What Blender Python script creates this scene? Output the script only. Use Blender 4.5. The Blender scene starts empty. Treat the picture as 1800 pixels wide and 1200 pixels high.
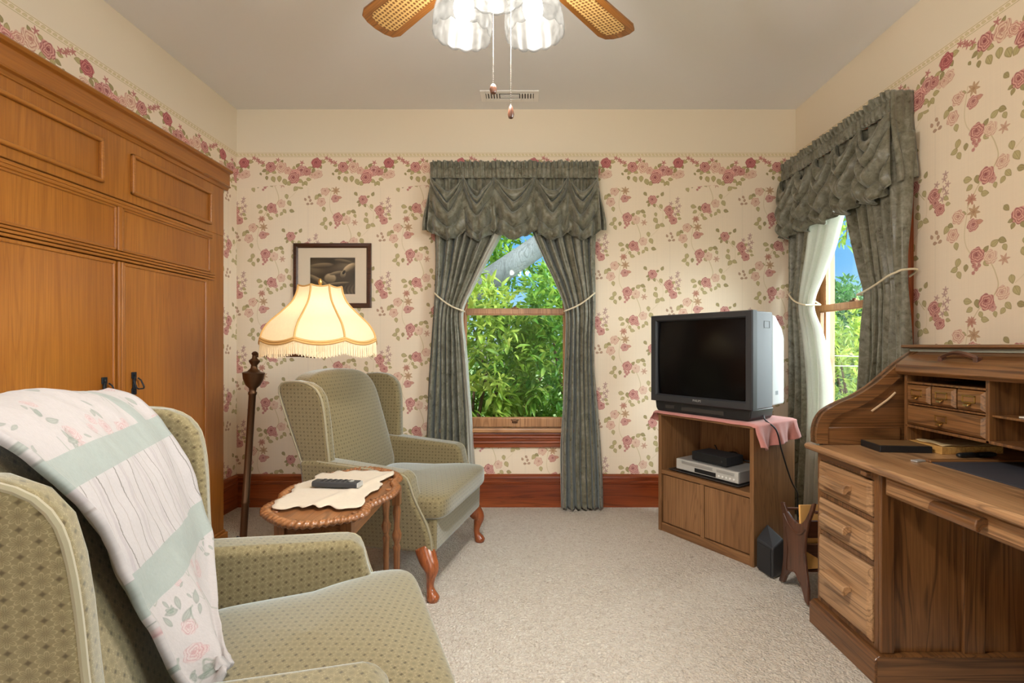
import bpy, math, random
import numpy as np
from mathutils import Vector, Matrix, noise as mnoise
PI = math.pi
SC = bpy.context.scene
COL = SC.collection
F, CX, CY, EYE = 860.0, 924.0, 608.0, 1.17      # focal length, vanishing point (1800x1200 frame), eye height
XL, XR, YB, HC, YF = -2.108, 1.971, 3.569, 2.896, -4.2   # room: left, right, back, ceiling, open near end

def W(px, py, Z):
    """world point seen at a pixel at a given distance"""
    return ((px - CX) * Z / F, Z, EYE - (py - CY) * Z / F)

# ---------------------------------------------------------------- mesh builder
class MB:
    def __init__(s):
        s.v = []; s.f = []; s.uv = None
    def add(s, vs, fs, M=None):
        b = len(s.v)
        if M is not None:
            vs = [tuple(M @ Vector(p)) for p in vs]
        s.v.extend([tuple(map(float, p)) for p in vs])
        s.f.extend([tuple(i + b for i in f) for f in fs])
        return s
    def box(s, x0, x1, y0, y1, z0, z1, M=None):
        x0, x1 = min(x0, x1), max(x0, x1); y0, y1 = min(y0, y1), max(y0, y1); z0, z1 = min(z0, z1), max(z0, z1)
        vs = [(x0,y0,z0),(x1,y0,z0),(x1,y1,z0),(x0,y1,z0),(x0,y0,z1),(x1,y0,z1),(x1,y1,z1),(x0,y1,z1)]
        return s.add(vs, [(0,3,2,1),(4,5,6,7),(0,1,5,4),(1,2,6,5),(2,3,7,6),(3,0,4,7)], M)
    def prism(s, pts, a, b, axis='y', M=None):
        """2D outline extruded from a to b. axis y: pts=(x,z); x: pts=(y,z); z: pts=(x,y)"""
        n = len(pts)
        def mk(p, t):
            return {'y': (p[0], t, p[1]), 'x': (t, p[0], p[1]), 'z': (p[0], p[1], t)}[axis]
        vs = [mk(p, a) for p in pts] + [mk(p, b) for p in pts]
        ar = sum(pts[i][0]*pts[(i+1)%n][1] - pts[(i+1)%n][0]*pts[i][1] for i in range(n))
        flip = (ar > 0) ^ (b < a)
        if axis == 'y': flip = not flip
        fs = [tuple(range(n)), tuple(range(2*n-1, n-1, -1))] + [(i, n+i, n+(i+1)%n, (i+1)%n) for i in range(n)]
        if not flip: fs = [tuple(reversed(f)) for f in fs]
        return s.add(vs, [tuple(reversed(f)) for f in fs], M)
    def lathe(s, prof, c=(0,0,0), n=24, M=None, scal=None, cap=True):
        """prof: (radius, z) from bottom to top"""
        vs = []; fs = []
        for j, (r, z) in enumerate(prof):
            for i in range(n):
                a = 2*PI*i/n
                rr = r if scal is None else r*scal(a, j, z)
                vs.append((c[0]+rr*math.cos(a), c[1]+rr*math.sin(a), c[2]+z))
        m = len(prof)
        for j in range(m-1):
            for i in range(n):
                k = (i+1) % n
                fs.append((j*n+i, j*n+k, (j+1)*n+k, (j+1)*n+i))
        if cap:
            fs.append(tuple(reversed(range(n)))); fs.append(tuple((m-1)*n+i for i in range(n)))
        return s.add(vs, fs, M)
    def tube(s, pts, r, n=8, closed=False, M=None, cap=True):
        pts = [Vector(p) for p in pts]; m = len(pts)
        rs = r if hasattr(r, '__len__') else [r]*m
        T = []
        for i in range(m):
            if closed: t = pts[(i+1) % m] - pts[i-1]
            else: t = pts[min(i+1, m-1)] - pts[max(i-1, 0)]
            T.append(t.normalized() if t.length > 1e-9 else Vector((0,0,1)))
        up = Vector((0,0,1)) if abs(T[0].z) < .9 else Vector((1,0,0))
        N = (up - T[0]*up.dot(T[0])).normalized(); vs = []; fs = []
        for i in range(m):
            N = (N - T[i]*N.dot(T[i]))
            N = N.normalized() if N.length > 1e-6 else T[i].orthogonal().normalized()
            B = T[i].cross(N)
            for k in range(n):
                a = 2*PI*k/n
                vs.append(pts[i] + (N*math.cos(a) + B*math.sin(a))*rs[i])
        for i in range(m if closed else m-1):
            j = (i+1) % m
            for k in range(n):
                l = (k+1) % n
                fs.append((i*n+k, i*n+l, j*n+l, j*n+k))
        if cap and not closed:
            fs.append(tuple(reversed(range(n)))); fs.append(tuple((m-1)*n+k for k in range(n)))
        return s.add(vs, fs, M)
    def grid(s, fn, nu, nv, M=None, wrap=False, flip=False):
        vs = [fn(i/nu, j/nv) for j in range(nv+1) for i in range(nu if wrap else nu+1)]
        w = nu if wrap else nu+1
        fs = []
        for j in range(nv):
            for i in range(nu):
                k = (i+1) % w
                q = (j*w+i, j*w+k, (j+1)*w+k, (j+1)*w+i)
                fs.append(tuple(reversed(q)) if flip else q)
        return s.add(vs, fs, M)
    def supere(s, c, half, e1=.3, e2=.3, nu=48, nv=24, M=None, warp=None):
        """superellipsoid; e small = boxy"""
        def sg(t, e): return math.copysign(abs(t)**e, t)
        def fn(u, v):
            a = -PI + 2*PI*u; b = -PI/2 + PI*v
            x = sg(math.cos(b), e1)*sg(math.cos(a), e2); y = sg(math.cos(b), e1)*sg(math.sin(a), e2); z = sg(math.sin(b), e1)
            p = (x, y, z)
            q = (half[0]*x, half[1]*y, half[2]*z)
            if warp: q = warp(p, q)
            return (c[0]+q[0], c[1]+q[1], c[2]+q[2])
        return s.grid(fn, nu, nv, M, wrap=True)
    def build(s, name, mat, parent=None, smooth=False, bevel=0, seg=2, sub=0, solid=0, ang=35, solid_off=0):
        me = bpy.data.meshes.new(name)
        me.from_pydata(s.v, [], s.f); me.update()
        if smooth:
            me.polygons.foreach_set('use_smooth', [True]*len(me.polygons))
            if ang: me.set_sharp_from_angle(angle=math.radians(ang))
        o = bpy.data.objects.new(name, me); COL.objects.link(o)
        if mat is not None: me.materials.append(mat)
        if parent is not None: o.parent = parent
        if solid:
            m = o.modifiers.new('Solidify', 'SOLIDIFY'); m.thickness = solid; m.offset = solid_off
        if bevel:
            m = o.modifiers.new('Bevel', 'BEVEL'); m.width = bevel; m.segments = seg; m.limit_method = 'ANGLE'
            m.angle_limit = math.radians(30)
        if sub:
            m = o.modifiers.new('Subdivision', 'SUBSURF'); m.levels = sub; m.render_levels = sub
        return o

def tag(o, label=None, cat=None, group=None, kind=None):
    if label: o['label'] = label
    if cat: o['category'] = cat
    if group: o['group'] = group
    if kind: o['kind'] = kind
    return o
def empty(name, loc=(0,0,0), rz=0.0, label=None, cat=None, group=None, kind=None, parent=None):
    o = bpy.data.objects.new(name, None); COL.objects.link(o)
    o.empty_display_size = .1
    o.location = loc; o.rotation_euler = (0, 0, rz)
    if parent: o.parent = parent
    return tag(o, label, cat, group, kind)
def box(name, mat, x0, x1, y0, y1, z0, z1, parent=None, bevel=.003, seg=2, M=None):
    return MB().box(x0, x1, y0, y1, z0, z1, M).build(name, mat, parent, bevel=bevel, seg=seg)
def T(x, y, z): return Matrix.Translation((x, y, z))
def R(a, ax): return Matrix.Rotation(a, 4, ax)
def lerp(a, b, t): return a + (b-a)*t
def sstep(a, b, x):
    t = min(1, max(0, (x-a)/(b-a))); return t*t*(3-2*t)
def interp(xs, ys, x):
    if x <= xs[0]: return ys[0]
    for i in range(1, len(xs)):
        if x <= xs[i]:
            t = (x-xs[i-1])/(xs[i]-xs[i-1]); return ys[i-1] + (ys[i]-ys[i-1])*t
    return ys[-1]
def sinterp(xs, ys, x):
    """smooth (Catmull-Rom style) interpolation"""
    n = len(xs)
    if x <= xs[0]: return ys[0]
    if x >= xs[-1]: return ys[-1]
    for i in range(1, n):
        if x <= xs[i]:
            h = xs[i]-xs[i-1]; t = (x-xs[i-1])/h
            m0 = (ys[i]-ys[max(i-2,0)])/(xs[i]-xs[max(i-2,0)]) if i > 1 else (ys[i]-ys[i-1])/h
            m1 = (ys[min(i+1,n-1)]-ys[i-1])/(xs[min(i+1,n-1)]-xs[i-1]) if i < n-1 else (ys[i]-ys[i-1])/h
            return (2*t**3-3*t*t+1)*ys[i-1] + (t**3-2*t*t+t)*h*m0 + (-2*t**3+3*t*t)*ys[i] + (t**3-t*t)*h*m1
def smooth_path(pts, n):
    """resample a polyline with Catmull-Rom"""
    P = [Vector(p) for p in pts]; d = [0]
    for i in range(1, len(P)): d.append(d[-1] + (P[i]-P[i-1]).length)
    out = []
    for k in range(n+1):
        t = d[-1]*k/n
        out.append(tuple(sinterp(d, [p[c] for p in P], t) for c in range(len(P[0]))))
    return out
def arc2(cx, cy, r, a0, a1, n):
    return [(cx + r*math.cos(math.radians(a0+(a1-a0)*i/n)), cy + r*math.sin(math.radians(a0+(a1-a0)*i/n))) for i in range(n+1)]

# ---------------------------------------------------------------- materials
def lin(c):
    return tuple((x/12.92 if x <= .04045 else ((x+.055)/1.055)**2.4) for x in c)
def rgb(r, g, b): return lin((r/255, g/255, b/255)) + (1.0,)
class NT:
    def __init__(s, name):
        s.m = bpy.data.materials.new(name); s.m.use_nodes = True
        s.t = s.m.node_tree; s.n = s.t.nodes; s.l = s.t.links
        s.b = s.n['Principled BSDF']; s.out = s.n['Material Output']
    def node(s, typ, **kw):
        n = s.n.new(typ)
        for k, v in kw.items():
            if hasattr(n, k): setattr(n, k, v)
        return n
    def link(s, a, b): s.l.new(a, b)
    def coord(s, kind='Object'):
        return s.node('ShaderNodeTexCoord').outputs[kind]
    def mapping(s, vec, scale=(1,1,1), rot=(0,0,0), loc=(0,0,0)):
        m = s.node('ShaderNodeMapping'); s.link(vec, m.inputs['Vector'])
        m.inputs['Scale'].default_value = scale; m.inputs['Rotation'].default_value = rot; m.inputs['Location'].default_value = loc
        return m.outputs[0]
    def noise(s, vec, scale=5, detail=4, rough=.55, dist=0):
        m = s.node('ShaderNodeTexNoise'); s.link(vec, m.inputs['Vector'])
        m.inputs['Scale'].default_value = scale; m.inputs['Detail'].default_value = detail
        m.inputs['Roughness'].default_value = rough; m.inputs['Distortion'].default_value = dist
        return m.outputs['Fac']
    def ramp(s, fac, stops):
        r = s.node('ShaderNodeValToRGB'); s.link(fac, r.inputs[0]); e = r.color_ramp.elements
        while len(e) < len(stops): e.new(.5)
        for k, (p, c) in enumerate(stops): e[k].position = p; e[k].color = c
        return r.outputs[0]
    def mix(s, fac, a, b, mode='MIX'):
        m = s.node('ShaderNodeMix', data_type='RGBA', blend_type=mode)
        for sock, v in ((m.inputs[0], fac), (m.inputs[6], a), (m.inputs[7], b)):
            if hasattr(v, 'is_linked') or hasattr(v, 'links'): s.link(v, sock)
            else: sock.default_value = v
        return m.outputs[2]
    def math(s, op, a, b=0.0):
        m = s.node('ShaderNodeMath', operation=op)
        for sock, v in ((m.inputs[0], a), (m.inputs[1], b)):
            if hasattr(v, 'links'): s.link(v, sock)
            else: sock.default_value = v
        return m.outputs[0]
    def bump(s, h, strength=.2, dist=.01):
        b = s.node('ShaderNodeBump'); s.link(h, b.inputs['Height'])
        b.inputs['Strength'].default_value = strength; b.inputs['Distance'].default_value = dist
        s.link(b.outputs[0], s.b.inputs['Normal'])
    def set(s, **kw):
        for k, v in kw.items(): s.b.inputs[k].default_value = v
        return s
    def col(s, c):
        if hasattr(c, 'links'): s.link(c, s.b.inputs['Base Color'])
        else: s.b.inputs['Base Color'].default_value = c
        return s

def plain(name, c, rough=.5, metal=0, spec=.5, **kw):
    t = NT(name); t.col(c); t.set(Roughness=rough, Metallic=metal); t.b.inputs['Specular IOR Level'].default_value = spec
    for k, v in kw.items(): t.b.inputs[k.replace('_', ' ')].default_value = v
    return t.m
def wood(name, dark, mid, light, grain='Z', scale=1.0, rough=.35, coat=.2, fig=1.0, spec=.4, contrast=.5, pores=.3):
    """procedural wood; grain runs along the given object axis"""
    t = NT(name); v = t.coord('Object')
    st = {'X': (.06,1,1), 'Y': (1,.06,1), 'Z': (1,1,.06)}[grain]
    a = t.mapping(v, tuple(k*scale for k in st))
    cath = t.noise(a, 7*fig, 3, .5, 1.2)
    rings = t.math('FRACT', t.math('MULTIPLY', cath, 11.0))
    rings = t.math('ABSOLUTE', t.math('SUBTRACT', rings, .5))
    tone = t.noise(t.mapping(v, tuple(k*scale for k in st), (0,0,0), (3.1,1.7,.4)), 3.1*fig, 2, .5, .6)
    fine = t.noise(t.mapping(v, tuple(k*scale for k in {'X': (.02,1,1), 'Y': (1,.02,1), 'Z': (1,1,.02)}[grain])), 190, 3, .6)
    base = t.ramp(tone, [(.34, mid), (.66, light)])
    c1 = t.mix(t.math('MULTIPLY', t.ramp(rings, [(.0, (1,1,1,1)), (.22, (0,0,0,1))]), contrast), base, dark)
    c2 = t.mix(t.ramp(fine, [(.42, (0,0,0,1)), (.62, (1,1,1,1))]), dark, c1)
    c = t.mix(pores, c1, c2)
    t.col(c); t.set(Roughness=rough); t.b.inputs['Coat Weight'].default_value = coat; t.b.inputs['Coat Roughness'].default_value = .25
    t.b.inputs['Specular IOR Level'].default_value = spec
    t.bump(fine, .08, .002)
    return t.m
def wood3(name, *a, **k):
    return {g: wood(name + '_' + g.lower(), *a, grain=g, **k) for g in 'XYZ'}

def paint_image(name, arr):
    """numpy array (h,w,3) of sRGB 0..1, row 0 = top, turned into a painted pattern"""
    h, w, _ = arr.shape
    im = bpy.data.images.new(name, w, h, alpha=False, float_buffer=False)
    a = np.ones((h, w, 4), np.float32); a[..., :3] = np.clip(arr[::-1], 0, 1)
    im.pixels.foreach_set(a.ravel()); im.update(); im.pack()
    return im
# ---------------------------------------------------------------- painted patterns (computed here, pixel by pixel)
class Canvas:
    """wrapping canvas measured in arbitrary units"""
    def __init__(s, uw, uh, pw, ph, base, wrapx=True, wrapy=True):
        s.uw, s.uh, s.pw, s.ph = uw, uh, pw, ph
        s.sx, s.sy = pw/uw, ph/uh
        s.a = np.ones((ph, pw, 3), np.float32)*np.array(base, np.float32)/255
        s.wx, s.wy = wrapx, wrapy
    def patch(s, cx, cy, ex, ey):
        i0, i1 = int(math.floor((cx-ex)*s.sx)), int(math.ceil((cx+ex)*s.sx))
        j0, j1 = int(math.floor((cy-ey)*s.sy)), int(math.ceil((cy+ey)*s.sy))
        I = np.arange(i0, i1+1); J = np.arange(j0, j1+1)
        if not s.wx: I = I[(I >= 0) & (I < s.pw)]
        if not s.wy: J = J[(J >= 0) & (J < s.ph)]
        X = ((I+.5)/s.sx - cx)[None, :]; Y = ((J+.5)/s.sy - cy)[:, None]
        return np.ix_(J % s.ph, I % s.pw), X + 0*Y, Y + 0*X
    def put(s, ix, al, col):
        col = np.asarray(col, np.float32)
        if col.ndim == 1: col = col[None, None, :]/255
        s.a[ix] = s.a[ix]*(1-al[..., None]) + col*al[..., None]
def sm(x, a, b):
    t = np.clip((x-a)/(b-a), 0, 1); return t*t*(3-2*t)

def rose(c, cx, cy, r, dark, mid, light, seed=0, al=1.0):
    rng = random.Random(seed); ph = rng.uniform(0, 6.28)
    ix, X, Y = c.patch(cx, cy, r*1.3, r*1.3)
    if X.size == 0: return
    rho = np.hypot(X, Y)/r; th = np.arctan2(Y, X)
    out = .9 + .14*np.abs(np.sin(2.5*th+ph))**.7 + .05*np.sin(7*th+2*ph)
    a = sm(out-rho, -.02, .09)*al
    off = np.hypot(X-.12*r*math.cos(ph), Y+.12*r)/r
    f = off*3.1 + .55*np.sin(2*th+ph*2) + .25*np.sin(5*th-ph) + th/(2*PI)
    f = f - np.floor(f)
    D, Mi, L = [np.array(k, np.float32)/255 for k in (dark, mid, light)]
    t = sm(f, .05, .8)[..., None]
    col = Mi*(1-t) + L*t
    dk = (1-sm(f, .05, .30)) + .8*(1-sm(off, .12, .34)) + .75*sm(rho/out, .8, .97)*(.5+.5*np.sin(5*th+ph))
    dk = np.clip(dk, 0, 1)[..., None]
    col = col*(1-.8*dk) + D*.8*dk
    c.put(ix, a, col)
def leaf(c, cx, cy, L, ang, col, dark, al=.9, w=.36):
    ix, X, Y = c.patch(cx, cy, L*.75, L*.75)
    if X.size == 0: return
    ca, sa = math.cos(ang), math.sin(ang)
    u = (X*ca + Y*sa)/L; v = (-X*sa + Y*ca)/L
    k = np.clip(1-(2*u)**2, 0, 1)
    hw = w*k**.75*(1-.35*u*2)
    a = sm(hw-np.abs(v), -.01, .07)*(np.abs(u) < .5)*al
    e = np.clip(1-sm(hw-np.abs(v), .03, .14), 0, 1) + .8*np.exp(-(v/.025)**2) + .35*np.exp(-((np.abs(v)-.5*hw-.12*u)/.03)**2)
    e = np.clip(e, 0, 1)[..., None]*.75
    C = np.array(col, np.float32)/255; D = np.array(dark, np.float32)/255
    c.put(ix, a, C*(1-e) + D*e)
def vine(c, pts, w, col, al=.8):
    P = smooth_path(pts, 40)
    for x, y in P:
        ix, X, Y = c.patch(x, y, w*2, w*2)
        if X.size: c.put(ix, sm(w-np.hypot(X, Y), -.6, .8)*al*.6, col)
def star(c, cx, cy, r, col, dark, n=6, ph=0., al=.8):
    for k in range(n):
        a = ph + 2*PI*k/n
        leaf(c, cx+.5*r*math.cos(a), cy+.5*r*math.sin(a), r, a, col, dark, al, .2)

RD, RM, RLt = (134,66,70), (184,116,112), (222,172,158)         # deep rose
FD, FM, FL = (184,124,112), (214,168,148), (236,210,186)        # faded rose
LF, LD = (188,174,124), (126,110,66)                            # leaf, leaf vein
LG, LGD = (164,150,102), (106,92,56)
VN = (186,168,118)
PAPER = (238,221,198)

def motif(c, ox, oy):
    Lf = lambda x, y, L, a, g=0: leaf(c, ox+x, oy+y, L, a, LG if g else LF, LGD if g else LD)
    vine(c, [(ox+185,oy+225),(ox+178,oy+290),(ox+163,oy+395),(ox+172,oy+450),(ox+195,oy+490)], 3, VN)
    vine(c, [(ox+290,oy+540),(ox+312,oy+590),(ox+325,oy+650),(ox+300,oy+700)], 3, VN)
    vine(c, [(ox+300,oy+700),(ox+240,oy+740),(ox+205,oy+790),(ox+180,oy+830)], 3, VN)
    vine(c, [(ox+492,oy+440),(ox+490,oy+540),(ox+440,oy+610),(ox+400,oy+645)], 2.4, VN, .6)
    vine(c, [(ox+440,oy+400),(ox+480,oy+450)], 2.4, VN, .6)
    for (x, y, L, a, g) in [(65,350,46,2.2,0),(90,335,34,.6,1),(120,440,40,1.4,0),(160,295,30,.4,0),(310,462,44,-.5,0),(345,458,40,.5,1),
        (355,490,34,1.2,0),(128,520,46,1.9,0),(108,550,42,2.9,0),(135,578,40,1.2,0),(170,550,36,1.7,1),(270,545,34,.8,0),(270,480,34,-.8,1),
        (180,705,46,.2,0),(228,720,44,1.3,1),(188,745,38,2.6,0),(265,793,40,.2,0),(385,630,42,1.4,0),(406,680,48,1.1,0),(370,740,40,.9,0),
        (345,760,34,2.2,0),(425,738,40,.3,1),(312,772,30,1.4,0),(480,420,40,1.2,0),(440,480,34,1.4,0),(440,525,50,1.0,0),(452,570,48,2.2,0),
        (490,560,42,.5,0),(245,210,34,1.2,0)]:
        Lf(x, y, L, a, g)
    star(c, ox+210, oy+300, 36, (196,160,120), (150,106,76), 7, .3)
    star(c, ox+195, oy+240, 30, (202,150,128), (160,98,84), 6, .1, .8)
    star(c, ox+200, oy+800, 28, (202,150,128), (160,98,84), 6, .5, .8)
    star(c, ox+352, oy+540, 28, (206,160,134), (166,110,90), 6, .9, .7)
    rose(c, ox+290, oy+520, 33, FD, FM, FL, 11, .75)
    rose(c, ox+345, oy+682, 32, FD, FM, FL, 12, .85)
    rose(c, ox+130, oy+305, 34, FD, FM, FL, 13)
    rose(c, ox+100, oy+385, 34, FD, FM, FL, 14)
    rose(c, ox+205, oy+360, 30, RD, RM, RLt, 15, .9)
    leaf(c, ox+240, oy+352, 34, 0, (206,150,130), (160,96,86))
    rose(c, ox+225, oy+502, 38, RD, RM, RLt, 16)
    for (x, y, r) in [(212,545,12),(222,562,11),(208,578,9),(236,548,10)]: rose(c, ox+x, oy+y, r, RD, RM, RLt, x)
    rose(c, ox+272, oy+715, 38, RD, RM, RLt, 17)
    rose(c, ox+300, oy+742, 18, RD, RM, RLt, 18, .8)
    rose(c, ox+415, oy+370, 36, RD, RM, RLt, 19)
    for (x, y, L, a) in [(362,325,36,.9),(490,325,36,-1.1),(388,408,30,2.0),(430,412,30,1.2),(378,385,26,2.8),(455,345,26,-.5)]: Lf(x, y, L, a, 1)
    rose(c, ox+540, oy+448, 38, RD, RM, RLt, 20)
    rose(c, ox+545, oy+488, 24, RD, RM, RLt, 21)
    rose(c, ox+572, oy+525, 31, RD, RM, RLt, 22)
    for k, (x, y) in enumerate([(555,398),(600,385),(596,430),(610,455),(588,478),(618,415),(606,362)]):
        star(c, ox+x, oy+y, 20, (196,156,144), (146,106,104), 5, k, .75)
    for (x, y, L, a) in [(610,480,34,.6),(620,510,30,.2),(575,432,30,-.7),(520,500,30,2.2)]: Lf(x, y, L, a, 0)
    for (x, y) in [(-20,365),(0,400),(18,375),(10,350),(28,398)]:
        leaf(c, ox+x, oy+y, 26, x*.1, (186,150,124), (128,92,74))

def paint_wallpaper():
    U, H = 545, 560
    c = Canvas(2*U, H, 1024, 526, PAPER)
    # faint woven mottling of the paper
    motif(c, 0, 0); motif(c, U, 275)
    rng = np.random.default_rng(3)
    c.a *= (1 + (rng.random((c.ph, 1, 1)).astype(np.float32)-.5)*.012 + (rng.random((1, c.pw, 1)).astype(np.float32)-.5)*.02)
    pc = np.array(PAPER, np.float32)/255; c.a = c.a*.94 + pc*.06
    for k in (0, 512): c.a[:, k:k+2] *= .93
    return paint_image('wallpaper_print', c.a)
def paint_border():
    """garland along the top edge: 545 units wide, 300 tall, y=0 at the cream rail; alpha drawn over the same paper"""
    U, H = 545, 300
    c = Canvas(U, H, 512, 282, PAPER, True, False)
    al = Canvas(U, H, 512, 282, (0,0,0), True, False)
    for y in (18, 44):
        c.a[int(y*c.sy)-1:int(y*c.sy)+2] = np.array((196,182,138), np.float32)/255
    for k in range(20):
        leaf(c, (k+.5)*U/20, 31, 26, .35, (222,206,164), (186,170,122), .9, .3)
    for (x, y, L, a, g) in [(115,82,44,.1,0),(95,120,36,1.2,1),(40,150,40,2.,1),(290,160,40,.5,0),(285,215,50,1.2,0),(330,212,50,1.6,0),(372,235,52,1.2,0),
        (402,248,46,1.9,0),(490,228,42,.4,0),(530,245,40,1.1,0),(552,215,40,.1,0),(575,170,36,-.4,1),(585,90,44,1.9,0),(590,120,36,2.6,1),(240,165,40,2.2,0),
        (215,150,36,2.7,1),(205,110,34,3.,0),(470,110,40,-.9,1),(440,130,36,-1.6,0),(560,130,40,-.6,0),(235,205,34,1.5,1),(190,175,24,1.0,1),(510,250,34,2.,0),(300,85,34,-.6,0),(350,80,30,-1.,1)]:
        leaf(c, x, y, L, a, LG if g else LF, LGD if g else LD)
    vine(c, [(95,95),(140,62),(185,80),(225,110)], 3, VN)
    for k, (x, y) in enumerate([(140,55),(165,68),(180,84),(205,90),(500,90),(320,70)]):
        star(c, x, y, 22, (206,140,128), (156,80,84), 5, k, .85)
    rose(c, 80, 175, 32, FD, FM, FL, 31, .85); rose(c, 30, 185, 22, FD, FM, FL, 32, .8)
    rose(c, 545+55, 185, 28, FD, FM, FL, 38, .8)
    rose(c, 500, 150, 42, RD, (200,140,136), (224,180,166), 33); rose(c, 540, 158, 30, RD, RM, RLt, 34)
    rose(c, 345, 125, 44, FD, FM, FL, 35); rose(c, 395, 150, 30, FD, (206,140,128), FL, 36)
    rose(c, 265, 122, 40, RD, RM, RLt, 37)
    rose(c, 450, 175, 40, (170,90,92), (206,136,130), (236,190,176), 39)
    rose(c, 440, 205, 44, RD, RM, RLt, 40)
    rose(c, 65, 92, 40, RD, (170,84,92), (206,136,130), 41)
    return paint_image('wallpaper_garland', c.a)

def paint_fabric():
    n = 256
    y, x = np.mgrid[0:n, 0:n]/n
    base = np.ones((n, n, 3), np.float32)*np.array((112,99,70), np.float32)/255
    L = np.array((152,138,104), np.float32)/255; D = np.array((62,50,28), np.float32)/255
    def fl(cx, cy):
        dx = (x-cx+.5) % 1-.5; dy = (y-cy+.5) % 1-.5
        r = np.hypot(dx, dy); th = np.arctan2(dy, dx)
        pet = np.abs(np.cos(4*th))
        edge = np.exp(-((r-(.12+.20*pet**.6))/.022)**2)*(r < .36)
        vein = np.exp(-(np.abs(np.sin(4*th))*r/.018)**2)*(r < .30)*(r > .03)
        core = np.exp(-(r/.035)**2)
        halo = np.exp(-((r-.40)/.03)**2)*(np.abs(np.cos(4*th)) > .5)
        return np.clip(edge*.8+vein*.75+core*.3, 0, 1), np.clip(np.exp(-(r/.09)**2)*.55, 0, 1), halo
    l1, d1, h1 = fl(.5, .5); l2, d2, h2 = fl(0., 0.)
    dd = np.zeros_like(x)
    for cx, cy in ((.5, 0), (0, .5)):
        dx = (x-cx+.5) % 1-.5; dy = (y-cy+.5) % 1-.5
        dd += np.exp(-((np.abs(dx)+np.abs(dy))/.11)**4)
    d = np.clip(d1+d2+dd, 0, 1)[..., None]; l = np.clip(l1+l2, 0, 1)[..., None]
    a = base*(1-d*.75)+D*d*.75
    a = a*(1-l*.85)+L*l*.85
    rng = np.random.default_rng(5)
    a *= 1+(rng.random((n, n, 1))-.5)*.12
    return paint_image('upholstery_weave', a.astype(np.float32))

def paint_quilt():
    """u across (0..600), v along the length (0..1000)"""
    c = Canvas(600, 1000, 600, 1000, (228,216,210), False, False)
    rng = random.Random(8)
    SG = (192,198,188)
    def floral(x0, x1, y0, y1, n, big=1.):
        for _ in range(n):
            x, y = rng.uniform(x0, x1), rng.uniform(y0, y1); k = rng.random()
            if k < .35:
                r = rng.uniform(10, 20)*big
                rose(c, x, y, r, (206,128,132), (228,176,172), (244,218,210), rng.randint(0, 999), .55)
            elif k < .8:
                for _ in range(3):
                    leaf(c, x+rng.uniform(-20,20), y+rng.uniform(-20,20), rng.uniform(14,34)*big, rng.uniform(0,6), (178,186,170), (122,132,120), .6, .22)
            else: vine(c, [(x,y),(x+rng.uniform(-30,30),y+rng.uniform(-30,30)),(x+rng.uniform(-50,50),y+rng.uniform(-50,50))], 1.6, (170,176,160), .6)
    floral(0, 600, 0, 1000, 260, 1.)
    def rect(x0, x1, y0, y1, col):
        c.a[int(y0):int(y1), int(x0):int(x1)] = np.array(col, np.float32)/255
    # striped panel in the middle, sage bands around it
    rect(0, 600, 555, 735, (230,219,214))
    for k in range(22):
        x = 8+k*27
        for j in range(555, 735):
            q = int(x+2.5*math.sin(j*.045+k)); c.a[j, q:q+2] = np.array((150,140,132) if k % 2 else (206,192,184), np.float32)/255
        if k % 3 == 0: c.a[555:735, x+6:x+14] *= np.array((.95,.94,.95), np.float32)
    rect(0, 600, 510, 562, SG); rect(0, 600, 732, 800, SG)
    rect(95, 140, 0, 512, SG)
    nz = np.random.default_rng(2).random((1000, 600, 1)).astype(np.float32)
    nz = (nz + np.roll(nz, 1, 0) + np.roll(nz, 2, 0) + np.roll(nz, 3, 0))/4
    c.a *= 1+(nz-.5)*.07
    return paint_image('quilt_print', c.a)

def paint_photo():
    n, m = 300, 240
    y, x = np.mgrid[0:m, 0:n].astype(np.float32); x /= n; y /= m
    g = .16 + .06*np.sin(9*x+3*y)*np.sin(5*y) + .1*np.exp(-((y-.28-.08*np.sin(6*x))/.10)**2)
    def blob(cx, cy, rx, ry, a, v):
        nonlocal g
        dx, dy = x-cx, y-cy; u = (dx*math.cos(a)+dy*math.sin(a))/rx; w = (-dx*math.sin(a)+dy*math.cos(a))/ry
        k = sm(1.15-np.hypot(u, w), 0, .35); g = g*(1-k)+(v*(.72+.4*np.clip(-w, -1, 1)))*k
    blob(.25,.22,.26,.07,-.1,.42); blob(.72,.10,.2,.05,.2,.36); blob(.16,.60,.26,.06,.6,.5); blob(.44,.56,.13,.13,.2,.62)
    blob(.58,.42,.16,.045,-.25,.5); blob(.86,.27,.17,.075,-.7,.72); blob(.72,.46,.06,.10,.1,.55); blob(.60,.70,.26,.035,-.12,.45); blob(.74,.40,.03,.06,.4,.12)
    g += sm(y, .7, .8)*(.12*np.abs(np.sin(40*x+3*np.sin(9*y))) - .06)
    rng = np.random.default_rng(1); g += (rng.random(g.shape)-.5)*.03
    g = np.clip(g, 0, 1)**.75; a = np.stack([g*1.04+.02, g*.92+.01, g*.74], -1)
    return paint_image('framed_print', a)

IMG_PAPER, IMG_BORDER, IMG_FABRIC, IMG_QUILT, IMG_PHOTO = paint_wallpaper(), paint_border(), paint_fabric(), paint_quilt(), paint_photo()

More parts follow.
